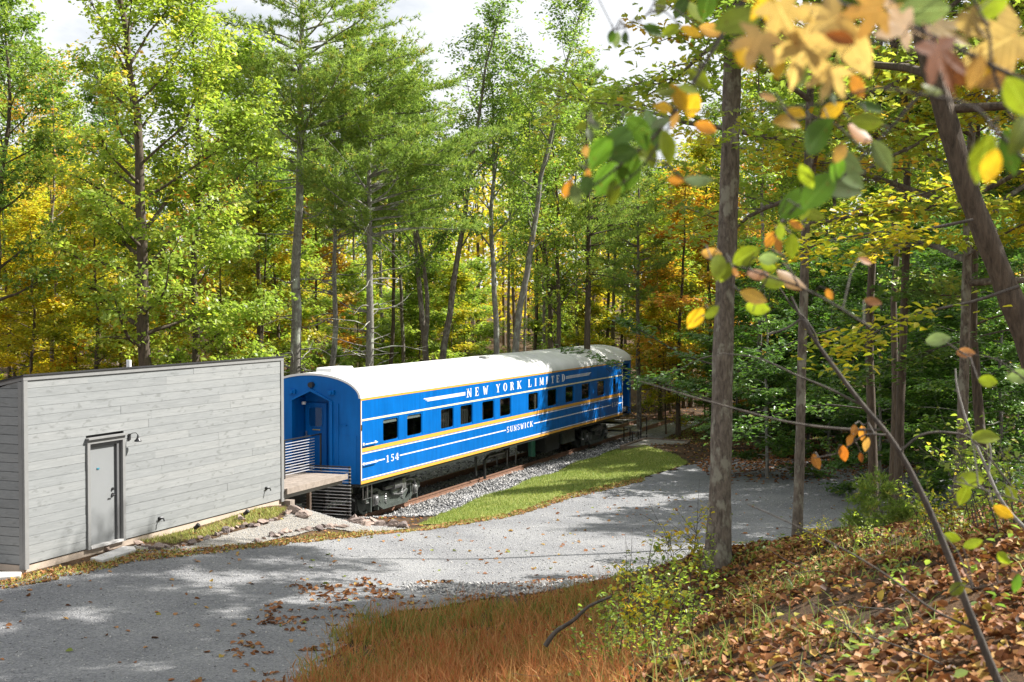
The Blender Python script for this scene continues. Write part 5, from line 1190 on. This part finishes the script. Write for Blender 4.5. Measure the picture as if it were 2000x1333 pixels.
GRASS = [(g_.x, g_.y) for g_ in (ground_at(a, b) for a, b in [(520,1470),(590,1360),(625,1290),(660,1240),(720,1215),(800,1196),(900,1186),(1050,1178),(1150,1162),(1215,1150),(1240,1200),(1260,1280),(1260,1360),(1240,1470)])]
q0 = scatter(1500, soft_poly(GRASS, .3, 1.4, 9), (-12, 3, 8, 28), rg)
kc = rg.integers(0, len(q0), 30000); q = q0[kc] + rg.normal(0, 1, (30000, 2)) * rg.uniform(.04, .20, len(q0))[kc][:, None]
vv = -q[:, 0] * ST + q[:, 1] * CT
tcl = np.clip(.62 - .06 * np.maximum(vv - 17, -1) + .2 * wobble(q[:, 0], q[:, 1], .9) + rg.normal(0, .20, len(q0))[kc], .0, .98); hcl = rg.uniform(.45, 1.15, len(q0))[kc][:, None]
blades('rusty_grass', q, .08, .36, .0085, 'tall reddish brown dry grass along the near road edge', M_DRYGRASS, 22, tcl, .12, .45, hs=hcl)
q = q[::14]; blades('seed_stalks', q, .32, .58, .0045, 'thin pale seed stalks in the rusty grass', M_DRYGRASS, 27, .9, .1, .22)
q = scatter(5200, lambda x, y: bank_f(x, y) & (wobble(x, y, .9, 5) > .15) & (wobble(x, y, 3, 1) > -.1), (-9, 9, 3, 26), rg)
blades('bank_grass', q, .08, .3, .005, 'green grass tufts among the leaves on the bank', M_GRASS, 23, .35, .2, .5)
BED = px_poly([(266,1064,.77),(340,1062,.77),(400,1050,.75),(470,1032,.72),(545,1018,.66),(560,1000,.7),(500,1002,.78),(380,1036,.78),(280,1058,.78)])
q = scatter(3500, soft_poly(BED, .05, 3), (-19, -14, 22, 33), rg)
blades('bed_grass', q, .04, .13, .007, 'thin dry grass in the bed along the shed wall', M_GRASS, 24, .75, .2, .5)
q = scatter(3800, soft_poly(STRIP, .1, 2, 3), (-20, 0, 18, 52), rg)
blades('verge_grass', q, .04, .14, .007, 'dry tan grass along the road verge', M_GRASS, 25, .8 + .2 * wobble(q[:, 0], q[:, 1], 1.2), .15, .5)
q = scatter(9000, lambda x, y: (x < XM - 2.6) & (x > XM - 8) | (x > XM + 1) & (y > 59) & ~in_road(x, y) & ~in_bal(x, y), (XM - 8, -9, 34, 72), rg)
blades('far_lawn_grass', q, .05, .14, .012, 'green grass beyond the track', M_GRASS, 26, .4, .2, .4)

q = scatter(1500, lambda x, y: bank_f(x, y) & (wobble(x, y, 1.1, 9) > .2) & (wobble(x, y, 4, 2) > .0), (-9, 9, 3, 26), rg)
C = np.column_stack([q, surf(q[:, 0], q[:, 1]) + rg.uniform(.03, .14, len(q))]); nq = len(q)
V, F, T_ = leaves(C, np.array([0, 0, 1.0]) + rg.normal(0, .35, (nq, 3)), rg.normal(0, 1, (nq, 3)), rg.uniform(.04, .085, nq), np.clip(rg.normal(.4, .25, nq), 0, 1), 'oval')
tag(link('ground_plants', np_mesh('ground_plants', V, F, L_['green'], T_)), 'low green ground plants among the leaves on the bank', 'plants', kind='stuff')
tw = Tubes()
for k in range(70):
    u_, v_ = rg.uniform(0, 1), rg.uniform(6, 22); x, y = uv2xy(.2 + u_ * .38 * v_, v_); z = float(surf(np.array([x]), np.array([y]))[0]); a = rg.uniform(0, 6.28); L = rg.uniform(.2, .8)
    tw.add(polyline((x, y, z + .03), (math.cos(a), math.sin(a), rg.uniform(-.05, .1)), L, 6, rg, 0, .12), .006 * (1 - np.linspace(0, .7, 6)), 5)
tag(link('bank_twigs', tw.mesh('bank_twigs', BARK['twig'])), 'dead twigs lying among the leaves on the bank', 'twigs', kind='stuff')

# ------------------------------------------------------------------ edging stones along the path
def rock_mesh(seed):
    import bmesh
    rng = random.Random(seed); bm = bmesh.new(); bmesh.ops.create_icosphere(bm, subdivisions=3, radius=1)
    pl = [(Vector((rng.gauss(0, 1), rng.gauss(0, 1), rng.gauss(0, 1))).normalized(), rng.uniform(.35, .75)) for _ in range(11)]
    for v in bm.verts:
        for n, dd in pl:
            e_ = v.co.dot(n) - dd
            if e_ > 0: v.co -= n * e_
        v.co += Vector((rng.gauss(0, .02), rng.gauss(0, .02), rng.gauss(0, .02)))
    me = bpy.data.meshes.new('edging_stone'); bm.to_mesh(me); bm.free(); me.materials.append(M_ROCK); return me
ROCKS = [rock_mesh(s) for s in range(7)]
def stone(px, py, zg, size, label, group=None, flat=.62):
    p = on_z(px, py, zg); p.z = float(surf(np.array([p.x]), np.array([p.y]))[0])
    o = link('edging_stone', rf.choice(ROCKS)); o.scale = (size * rf.uniform(.8, 1.3), size * rf.uniform(.8, 1.3), size * flat * rf.uniform(.8, 1.2))
    o.location = p + Vector((0, 0, size * flat * .38)); o.rotation_euler = (rf.uniform(-.2, .2), rf.uniform(-.2, .2), rf.uniform(0, 6.28)); return tag(o, label, 'stone', group)
def row(pts, step, size, label, group):
    for (a, b) in zip(pts, pts[1:]):
        n = max(1, int(math.hypot(b[0] - a[0], b[1] - a[1]) / step))
        for k in range(n):
            f = (k + rf.uniform(-.3, .3)) / n; stone(a[0] + (b[0]-a[0])*f + rf.uniform(-2, 2), a[1] + (b[1]-a[1])*f + rf.uniform(-1.5, 2.5), a[2] + (b[2]-a[2])*f, size * rf.uniform(.65, 1.45), label, group)
row([(268,1066,.78),(300,1074,.77),(350,1070,.75),(390,1056,.73),(430,1047,.71),(465,1036,.69),(510,1031,.66),(550,1024,.62)], 9, .10, 'small stone in the row edging the bed along the shed', 'stones edging the bed along the shed')
row([(505,1064,.6),(530,1056,.57),(570,1050,.52),(610,1045,.48),(650,1039,.44),(690,1036,.4)], 9.5, .10, 'small stone in the row between the footpath and the road', 'stones edging the footpath on the road side')
for (px, py, s, lab) in ((575,1016,.22,'flat pale stone at the shed end of the bed edging'), (592,1019,.26,'largest flat pale stone before the guard fence'), (560,1018,.16,'dark stone beside the flat pale stones'), (688,1009,.34,'large rounded reddish boulder below the train end'), (712,1020,.20,'round stone wedged between the two boulders'), (731,1014,.32,'grey boulder right of the reddish one by the rail'),
        (752,1024,.17,'small stone right of the grey boulder'), (668,1010,.20,'squarish stone beside the fence post'), (774,1028,.20,'low flat stone at the end of the boulder row'), (790,1032,.15,'last low stone of the boulder row near the lawn'), (695,1035,.18,'brown stone at the end of the path edging'), (716,1038,.17,'pale flat stone at the end of the path edging'),
        (741,1026,.13,'small brown stone in front of the grey boulder'), (205,1096,.16,'reddish stone in front of the door slab'), (470,1033,.17,'dark stone in the bed edging under the second path light')):
    stone(px, py, .2 if px > 600 else .6, s * (1.2 if px > 600 else 1), lab)

# ------------------------------------------------------------------ shrubs and weeds on the bank edge
def weed(seed, h, n, lsize, nleaf, tint):
    rng = np.random.default_rng(seed); tb = Tubes(); ax = []
    for i in range(n):
        az = rng.uniform(0, 6.28); P = polyline((rng.normal(0, .12), rng.normal(0, .12), -.05), (math.cos(az) * .28, math.sin(az) * .28, 1), h * rng.uniform(.6, 1.1), 9, rng, 0, .09, .01); tb.add(P, .008 * (1 - np.linspace(0, .85, 9)), 4); ax.append((P, .25))
        for j in range(5):
            q = rng.uniform(.3, .9); a2 = rng.uniform(0, 6.28); SP_ = polyline(interp(P, q), (math.cos(a2), math.sin(a2), .8), h * rng.uniform(.15, .35), 4, rng, 0, .12); tb.add(SP_, .004 * np.array([1, .8, .5, .2]), 3); ax.append((SP_, .1))
    pk = rng.integers(0, len(ax), nleaf); C = np.array([interp(ax[k][0], rng.uniform(ax[k][1], 1)) for k in pk]) + rng.normal(0, .03, (nleaf, 3))
    return tb, leaves(C, np.array([0, 0, 1.0]) + rng.normal(0, .45, (nleaf, 3)), rng.normal(0, 1, (nleaf, 3)), lsize * rng.uniform(.6, 1.3, nleaf), np.clip(rng.normal(tint, .22, nleaf), 0, 1), 'oval')
tb, lv = weed(91, 1.25, 6, .06, 210, .5)
W1 = plant('weed_shrub', 'tall thin stemmed shrub with yellow green leaves left of the thick trunk', 'shrub', tb, lv, BARK['twig'], L_['lime'], stand(1290, 14), 0, 'thin weedy shrubs along the bank edge', stem='stems', crown='foliage')
tb, lv = weed(92, .85, 7, .055, 230, .4)
W2 = plant('weed_shrub', 'low thin stemmed green shrub at the end of the rusty grass', 'shrub', tb, lv, BARK['twig'], L_['green'], stand(1220, 15), 0, 'thin weedy shrubs along the bank edge', stem='stems', crown='foliage')
for i, (px, v, sc) in enumerate(((1240,13,1.0),(1330,15,1.1),(1260,17,1.1),(1200,16.5,1.0),(1350,18,1.2),(1180,14,.8),(1600,17,.5),(1700,15.5,.6),(1810,14.5,.8),(1850,14,.8),(1940,14,1.2),(1990,12,1.1),(1900,16,1.2),(1280,10.5,.7),(1390,18,.7))):
    replant((W1, W2)[i % 2], '%s thin stemmed shrub on the bank %s' % (('tallest' if sc > 1.05 else 'tall' if sc > .85 else 'smallish') if i % 2 == 0 else ('bushy low' if sc > .85 else 'low'), 'beside the rusty grass' if px < 1250 else 'just left of the thick trunk' if px < 1390 else 'between the two bank trunks' if px < 1570 else 'before the slim dark trunk' if px < 1790 else 'near the right edge'), stand(px, v), rf.uniform(0, 6), sc, rf.choice([L_['lime'], L_['green'], L_['yellow'], L_['lime']]), W1['group'], 'shrub')
tb, lv = pine(26, 1.5, .02, .1, .8, nwh=10, dead=0, needle=.13, dens=2.2)
plant('pine_seedling', 'soft green pine seedling beyond the leaf covered bank', 'pine sapling', tb, lv, BARK['pine'], NEEDLE, stand(1722, 18.5), 0, scale=.62)

# ------------------------------------------------------------------ foreground sapling and overhanging branches
def px_tube(tb, pts, v, w0, w1, k=8, base=None, dv=0.0, n=None):
    P = np.array([at_depth(a, b, v + dv * i / max(1, len(pts) - 1)) for i, (a, b) in enumerate(pts)]); n = n or len(pts) * 4
    # smooth (Catmull-Rom) through the points
    Q = np.vstack([2*P[0]-P[1], P, 2*P[-1]-P[-2]]); out = []
    for i in range(1, len(Q) - 2):
        for t in np.linspace(0, 1, 6, endpoint=False):
            out.append(.5 * (2*Q[i] + (Q[i+1]-Q[i-1])*t + (2*Q[i-1]-5*Q[i]+4*Q[i+1]-Q[i+2])*t*t + (3*Q[i]-Q[i-1]-3*Q[i+1]+Q[i+2])*t**3))
    out.append(P[-1]); P = np.array(out); m = len(P); r = np.interp(np.linspace(0, 1, m), [0, 1], [w0, w1]) * v / F_PX / 2
    tb.add(P - base, r, k)
PEND = {}
def seg_tree(name, label, cat, lines, v, bark, stem='stem'):
    base = np.array(at_depth(*lines[0][0][0], v)); tb = Tubes()
    for pts, w0, w1 in lines: px_tube(tb, pts, v, w0, w1, base=base)
    t = thing(name, label, cat, base)
    if stem == 'twig' and name != 'fallen_twig': PEND[t.name] = (tb, bark)
    else: link(stem, tb.mesh(stem, bark), t)
    return t, base
sap, sbase = seg_tree('bare_sapling', 'dark bare sapling leaning left across the lower right foreground', 'sapling', [
    ([(1985,1420),(1940,1310),(1895,1200),(1850,1080),(1800,965),(1745,865),(1680,785),(1620,705),(1575,640),(1545,580)], 18, 5),
    ([(1728,840),(1640,838),(1540,825),(1440,800),(1340,772),(1250,745)], 6, 2), ([(1690,795),(1620,760),(1560,735),(1480,700),(1400,690)], 5, 2), ([(1585,655),(1568,625),(1540,640),(1500,655)], 8, 3),
    ([(1600,680),(1590,650),(1570,620),(1548,600),(1520,560),(1490,530)], 5, 2), ([(1905,1230),(1820,1190),(1740,1130),(1660,1080),(1560,1030),(1460,985)], 5, 2), ([(1760,880),(1800,850),(1850,845),(1900,860),(1960,930),(2010,1000)], 5, 3)], 5.5, BARK['twig'])
seg_tree('bare_shrub', 'thin pale curved bare shrub stem at the lower right edge', 'shrub', [([(2030,1060),(1960,985),(1920,900),(1890,830),(1870,760),(1866,720)], 8, 3), ([(1930,925),(1935,880),(1920,830)], 5, 2)], 7, BARK['pale'])
seg_tree('fallen_twig', 'dark broken twig sticking up from the rusty grass', 'twig', [([(1065,1262),(1085,1235),(1120,1212),(1150,1185),(1195,1165)], 11, 5)], 14, BARK['twig'])

LC = {'g': (.085,.19,.025), 'yg': (.24,.33,.025), 'pg': (.20,.30,.15), 'y': (.66,.43,.03), 'o': (.62,.28,.05), 'tan': (.54,.33,.12), 'pale': (.58,.44,.22), 'rust': (.36,.12,.02), 'pink': (.55,.28,.14)}
def m_big_leaf(k, c):
    m, nt, p, out = new_mat('big_leaf_' + k)
    co = obj_coord(nt); n = noise(nt, 2.2, 4, .6, co)
    r = ramp(nt, [(.3, tuple(x * .75 for x in c)), (.7, tuple(min(1, x * 1.2) for x in c))], n.outputs['Fac'])
    # side veins
    w = nt.nodes.new('ShaderNodeTexWave'); w.inputs['Scale'].default_value = 3.2; w.inputs['Distortion'].default_value = .6; w.bands_direction = 'Y'; nt.links.new(co, w.inputs['Vector'])
    oi = nt.nodes.new('ShaderNodeObjectInfo'); tone = ramp(nt, [(0, (.5,.45,.4)), (.6, (.95,.9,.85)), (1, (1.2,1.15,1.05))], oi.outputs['Random'])
    tcx = nt.nodes.new('ShaderNodeTexCoord'); sx = nt.nodes.new('ShaderNodeSeparateXYZ'); nt.links.new(tcx.outputs['Object'], sx.inputs[0])
    def mth(op, a, b=None):
        q_ = nt.nodes.new('ShaderNodeMath'); q_.operation = op
        for i_, v_ in enumerate((a, b)):
            if v_ is None: continue
            if isinstance(v_, (int, float)): q_.inputs[i_].default_value = v_
            else: nt.links.new(v_, q_.inputs[i_])
        return q_.outputs[0]
    ay = mth('ABSOLUTE', sx.outputs['Y']); vein = mth('LESS_THAN', mth('FRACT', mth('MULTIPLY', mth('SUBTRACT', sx.outputs['X'], mth('MULTIPLY', ay, .75)), 11)), .13)
    rib = mth('MAXIMUM', mth('LESS_THAN', ay, .012), mth('MULTIPLY', vein, .55))
    base_c = mixc(nt, 1.0, r.outputs[0], tone.outputs[0], 'MULTIPLY')
    col = mixc(nt, mth('MULTIPLY', rib, .5), base_c, tuple(min(1, x * 1.5 + .05) for x in c))
    sp = noise(nt, 7, 3, .5, co); sf = ramp(nt, [(.64, (0, 0, 0)), (.70, (.8,.8,.8))], sp.outputs['Fac']); col = mixc(nt, sf.outputs[0], col, (.16,.075,.025))
    nt.links.new(col, p.inputs['Base Color']); p.inputs['Roughness'].default_value = .45
    t = nt.nodes.new('ShaderNodeBsdfTranslucent'); nt.links.new(mixc(nt, 1.0, col, (1.5,1.45,.8), 'MULTIPLY'), t.inputs['Color'])
    mx = nt.nodes.new('ShaderNodeMixShader'); mx.inputs[0].default_value = .6; nt.links.new(p.outputs[0], mx.inputs[1]); nt.links.new(t.outputs[0], mx.inputs[2]); nt.links.new(mx.outputs[0], out.inputs[0])
    return m
BIG = {k: m_big_leaf(k, c) for k, c in LC.items()}
def blade_mesh(kind):
    if kind == 'oval':
        half = [(-.5, 0), (-.42, .12), (-.25, .25), (-.02, .31), (.2, .25), (.38, .13), (.5, .01)]; V = []; F = []; n = len(half)
        for x, w in half: V.append((x, 0, -.06 * x * x * 2)); V.append((x, w, .12 * w - .10 * x * x)); V.append((x, -w, .12 * w - .10 * x * x))
        for i in range(n - 1):
            a, b = i * 3, (i + 1) * 3; F += [(a, b, b + 1, a + 1), (a, a + 2, b + 2, b)]
    else:                                              # five pointed lobes round the leaf stalk
        pol = [(0,.66),(7,.50),(13,.47),(17,.36),(24,.25),(33,.40),(38,.52),(46,.60),(53,.48),(60,.44),(68,.30),(78,.22),(92,.34),(104,.44),(114,.32),(128,.24),(150,.18),(172,.06)]
        ring = [(a, r) for a, r in pol] + [(360 - a, r) for a, r in pol[:0:-1]]
        V = [(-.12, 0, 0)]; F = []
        for a, r in ring:
            x = r * math.cos(math.radians(a)) - .12; y = r * math.sin(math.radians(a)); V.append((x, y, .10 * abs(y) - .16 * x * x - .18 * y * y))
        m = len(ring)
        for i in range(m): F.append((0, 1 + i, 1 + (i + 1) % m))
        b = len(V); V += [(-.12, -.008, .004), (-.12, .008, .004), (-.52, .012, -.05), (-.52, -.012, -.05)]; F.append((b, b + 1, b + 2, b + 3))
    me = bpy.data.meshes.new('leaf'); me.from_pydata(V, [], F); me.materials.append(BIG['g'])
    for p in me.polygons: p.use_smooth = True
    return me
BLADE = {'oval': blade_mesh('oval'), 'maple': blade_mesh('maple')}
CAM_R = Vector((CT, ST, 0)); CAM_F = Vector((-ST * CP, CT * CP, -SP)); CAM_U = CAM_R.cross(CAM_F)
def leafy(root, base, items, v, seed):
    r_ = random.Random(seed); tb, bark = PEND[root.name]; tips = np.concatenate(tb.V)
    for it in items:
        px, py, ln, ang, c = it[:5]; kind = it[5] if len(it) > 5 else 'oval'
        vv = v + r_.uniform(-.25, .25); p = at_depth(px, py, vv); a = math.radians(ang)
        d = (CAM_R * math.cos(a) - CAM_U * math.sin(a) + CAM_F * r_.uniform(-.35, .35)).normalized()
        nrm = (-CAM_F + CAM_R * r_.uniform(-.5, .5) + CAM_U * r_.uniform(-.2, .7)).normalized(); s = nrm.cross(d).normalized(); nrm = d.cross(s)
        o = link('leaf', BLADE[kind], root); o.material_slots[0].link = 'OBJECT'; o.material_slots[0].material = BIG[c]
        sz = ln * vv / F_PX * (.84 if kind == 'maple' else .92); M = Matrix((d, s, nrm)).transposed().to_4x4(); curl = r_.uniform(.3, 2.6) * r_.choice((1, 1, 1, -1)); o.matrix_local = Matrix.Translation(p - Vector(base)) @ M @ Matrix.Diagonal((sz, sz * r_.uniform(.8, 1.05), sz * curl, 1))
        b0 = np.array(p - Vector(base) - d * sz * (.5 if kind == 'oval' else .5)); dist = np.linalg.norm(tips - b0, axis=1); q = tips[dist.argmin()]
        if dist.min() < .3:
            mid = (b0 + q) / 2 + np.array([0, 0, .12 * dist.min()]); tb.add(np.array([q, mid, b0]), np.array([1.3, .9, .8]) * .5 * vv / 1000, 5)
    link('twig', tb.mesh('twig', bark), root)
b1, B1 = seg_tree('beech_branch', 'blurred green and yellow beech leaves hanging in the upper foreground', 'branch', [
    ([(1500,-60),(1440,20),(1385,110),(1330,200),(1275,270),(1215,320),(1150,370),(1105,385)], 9, 4), ([(1330,200),(1300,260),(1250,330),(1200,370)], 6, 3), ([(1275,270),(1200,250),(1150,240)], 5, 2), ([(1215,320),(1150,300),(1145,330)], 4, 2)], 2.6, BARK['twig'], 'twig')
leafy(b1, B1, [(1172,298,85,120,'g'),(1212,268,88,150,'g'),(1252,262,80,70,'g'),(1228,338,92,110,'g'),(1186,350,88,125,'g'),(1275,255,95,75,'g'),(1303,288,78,78,'yg'),(1268,302,66,65,'yg'),(1197,376,60,98,'yg'),(1296,211,48,20,'y'),(1326,192,70,60,'y'),(1352,205,60,100,'y'),(1366,155,64,40,'yg'),(1108,370,42,110,'o'),(1124,380,48,75,'pg'),
    (1146,362,52,95,'g'),(1148,343,28,90,'o'),(1152,264,34,80,'pg'),(1136,246,30,-30,'yg'),(1160,243,36,40,'pg'),(1144,296,28,80,'tan'),(1320,352,36,180,'o'),(1364,352,64,0,'pg'),(1378,250,50,20,'o'),(1246,245,66,30,'g'),(1290,240,50,150,'pg'),(1240,300,60,30,'yg'),(1216,300,70,170,'g'),(1318,235,40,110,'tan'),(1345,175,50,20,'yg'),(1300,180,44,170,'yg')], 2.6, 1)
b2, B2 = seg_tree('beech_branch', 'small blurred yellow green leaves on a twig before the bank trunk', 'branch', [([(1700,640),(1620,590),(1560,560),(1500,540),(1440,520),(1380,505)], 5, 3), ([(1500,540),(1480,580),(1470,610)], 4, 2), ([(1560,560),(1530,500),(1510,460)], 4, 2), ([(1440,520),(1400,590),(1355,630)], 3, 2)], 3.4, BARK['twig'], 'twig')
leafy(b2, B2, [(1390,496,50,5,'tan'),(1402,522,64,100,'yg'),(1458,500,66,-30,'yg'),(1418,532,50,120,'yg'),(1437,533,24,60,'o'),(1480,536,54,0,'pink'),(1508,550,58,15,'yg'),(1545,548,74,32,'tan'),(1502,506,46,0,'pg'),(1505,468,40,-60,'o'),(1472,580,62,20,'y'),(1480,602,54,10,'yg'),(1358,622,56,125,'y'),(1546,482,56,85,'yg'),(1524,452,42,-90,'yg'),(1500,520,40,20,'yg'),(1520,480,34,80,'o'),(1620,575,26,60,'o'),(1705,590,40,10,'pink'),(1690,510,34,20,'pink'),(1590,420,46,20,'yg'),(1570,415,40,110,'yg'),(1555,440,34,30,'o'),(1390,610,40,-40,'yg')], 3.4, 2)
b3, B3 = seg_tree('beech_branch', 'large blurred green leaves on a branch right of the bank trunk', 'branch', [([(1800,180),(1740,250),(1690,300),(1640,350),(1580,385),(1540,420)], 7, 3), ([(1690,300),(1640,250),(1600,230),(1550,235)], 5, 2), ([(1740,250),(1700,240)], 4, 2)], 2.7, BARK['twig'], 'twig')
leafy(b3, B3, [(1600,372,108,-48,'g'),(1558,396,104,-38,'g'),(1640,368,96,12,'pg'),(1655,318,84,30,'pg'),(1680,262,70,30,'o'),(1694,238,70,5,'yg'),(1625,216,60,-30,'y'),(1538,241,66,8,'y'),(1722,306,80,60,'pg'),(1600,266,104,-52,'g'),(1640,300,50,120,'tan'),(1660,345,80,40,'pg'),(1575,345,60,60,'yg'),(1635,330,60,100,'g'),(1500,190,40,20,'tan'),(1700,210,60,20,'g'),(1555,220,44,20,'y'),(1625,190,40,70,'pg'),(1610,150,60,80,'pg')], 2.7, 3)
b4, B4 = seg_tree('maple_branch', 'big pale tan maple leaves hanging across the top right foreground', 'branch', [
    ([(2100,200),(1960,140),(1850,85),(1760,45),(1650,10),(1540,-20)], 12, 6), ([(2100,330),(1990,250),(1940,140),(1930,60),(1890,-20)], 9, 5), ([(1850,85),(1780,100),(1700,70),(1640,70)], 6, 3), ([(1760,45),(1700,20),(1600,60),(1560,80)], 6, 3), ([(2100,420),(1960,270),(1900,210),(1800,185),(1700,175),(1600,205),(1450,215),(1340,218)], 9, 3)], 2.0, BARK['twig'], 'twig')
leafy(b4, B4, [(1480,85,150,115,'pale','maple'),(1566,100,185,105,'pale','maple'),(1530,30,170,60,'pale','maple'),(1615,45,190,150,'pale','maple'),(1668,95,140,62,'pale','oval'),(1622,152,120,110,'pale','maple'),(1750,45,170,200,'tan','maple'),(1845,60,150,30,'pale','maple'),(1955,85,230,150,'pale','maple'),(1838,115,190,70,'rust','maple'),(1440,42,110,160,'yg','oval'),(1945,125,120,-10,'y','maple'),
    (1948,160,90,170,'tan','oval'),(1920,310,110,100,'yg','oval'),(1972,298,110,70,'g','oval'),(1936,326,76,105,'y','oval'),(1992,262,110,120,'yg','oval'),(1990,190,100,60,'yg','oval'),(1500,10,120,20,'y','maple'),(1700,20,150,170,'tan','maple'),(1800,20,120,180,'pg','oval'),(1860,140,90,40,'rust','oval'),(1900,40,110,60,'pale','maple'),(1588,60,60,100,'rust','oval'),(1455,110,80,60,'y','oval'),(1675,170,60,70,'o','oval'),(1780,15,90,20,'yg','oval'),(1930,15,100,150,'yg','oval'),(1905,140,80,110,'tan','oval'),(1640,75,70,200,'rust','oval'),(1520,130,60,100,'y','oval'),(1565,150,60,110,'yg','oval'),(1820,175,50,200,'yg','oval')], 2.0, 4)
b5, B5 = seg_tree('beech_branch', 'few dark leaves dangling from a thin twig against the sky', 'branch', [([(1300,-60),(1270,20),(1230,50),(1195,60)], 3, 2), ([(1160,-20),(1185,30),(1200,60)], 2, 1.5)], 3.2, BARK['twig'], 'twig')
leafy(b5, B5, [(1194,72,30,100,'g'),(1204,78,38,95,'pg'),(1221,75,32,95,'g'),(1290,12,50,110,'yg'),(1275,60,50,20,'g'),(1330,15,60,120,'g'),(1350,62,50,30,'y'),(1310,60,50,150,'yg'),(1360,25,60,60,'yg'),(1390,60,60,20,'tan'),(1380,10,70,100,'g')], 3.2, 5)
b6, B6 = seg_tree('beech_branch', 'few yellow green leaves on a low twig at the right edge', 'branch', [([(2080,1010),(1980,975),(1900,950),(1860,940)], 4, 2), ([(2080,1010),(2040,800),(1960,710),(1880,690)], 4, 2), ([(2080,1010),(2040,1120),(1990,1130),(1900,1150)], 3, 2)], 4.2, BARK['twig'], 'twig')
leafy(b6, B6, [(1882,968,48,110,'yg'),(1895,938,60,0,'yg'),(1886,690,40,0,'pink'),(1832,664,54,-10,'pg'),(1990,735,60,0,'pg'),(1925,855,60,0,'yg'),(1960,1000,50,30,'y'),(1975,965,40,60,'yg'),(1860,1050,40,20,'yg'),(1900,1062,44,-20,'yg'),(1960,1090,40,40,'yg'),(1870,1150,44,-30,'yg'),(1985,1140,44,100,'g'),(1930,745,44,10,'yg')], 4.2, 6)
b7, B7 = seg_tree('dead_leaf_twig', 'cluster of curled orange leaves hanging on the bare sapling', 'twig', [([(1730,850),(1690,850),(1660,870),(1640,885),(1590,895)], 4, 2), ([(1690,850),(1685,830)], 3, 2)], 5.3, BARK['twig'], 'twig')
leafy(b7, B7, [(1668,842,30,100,'o'),(1684,846,34,95,'o'),(1692,868,34,95,'tan'),(1648,886,36,80,'rust'),(1594,902,36,70,'o'),(1682,894,22,80,'rust'),(1660,860,28,120,'o')], 5.3, 7)
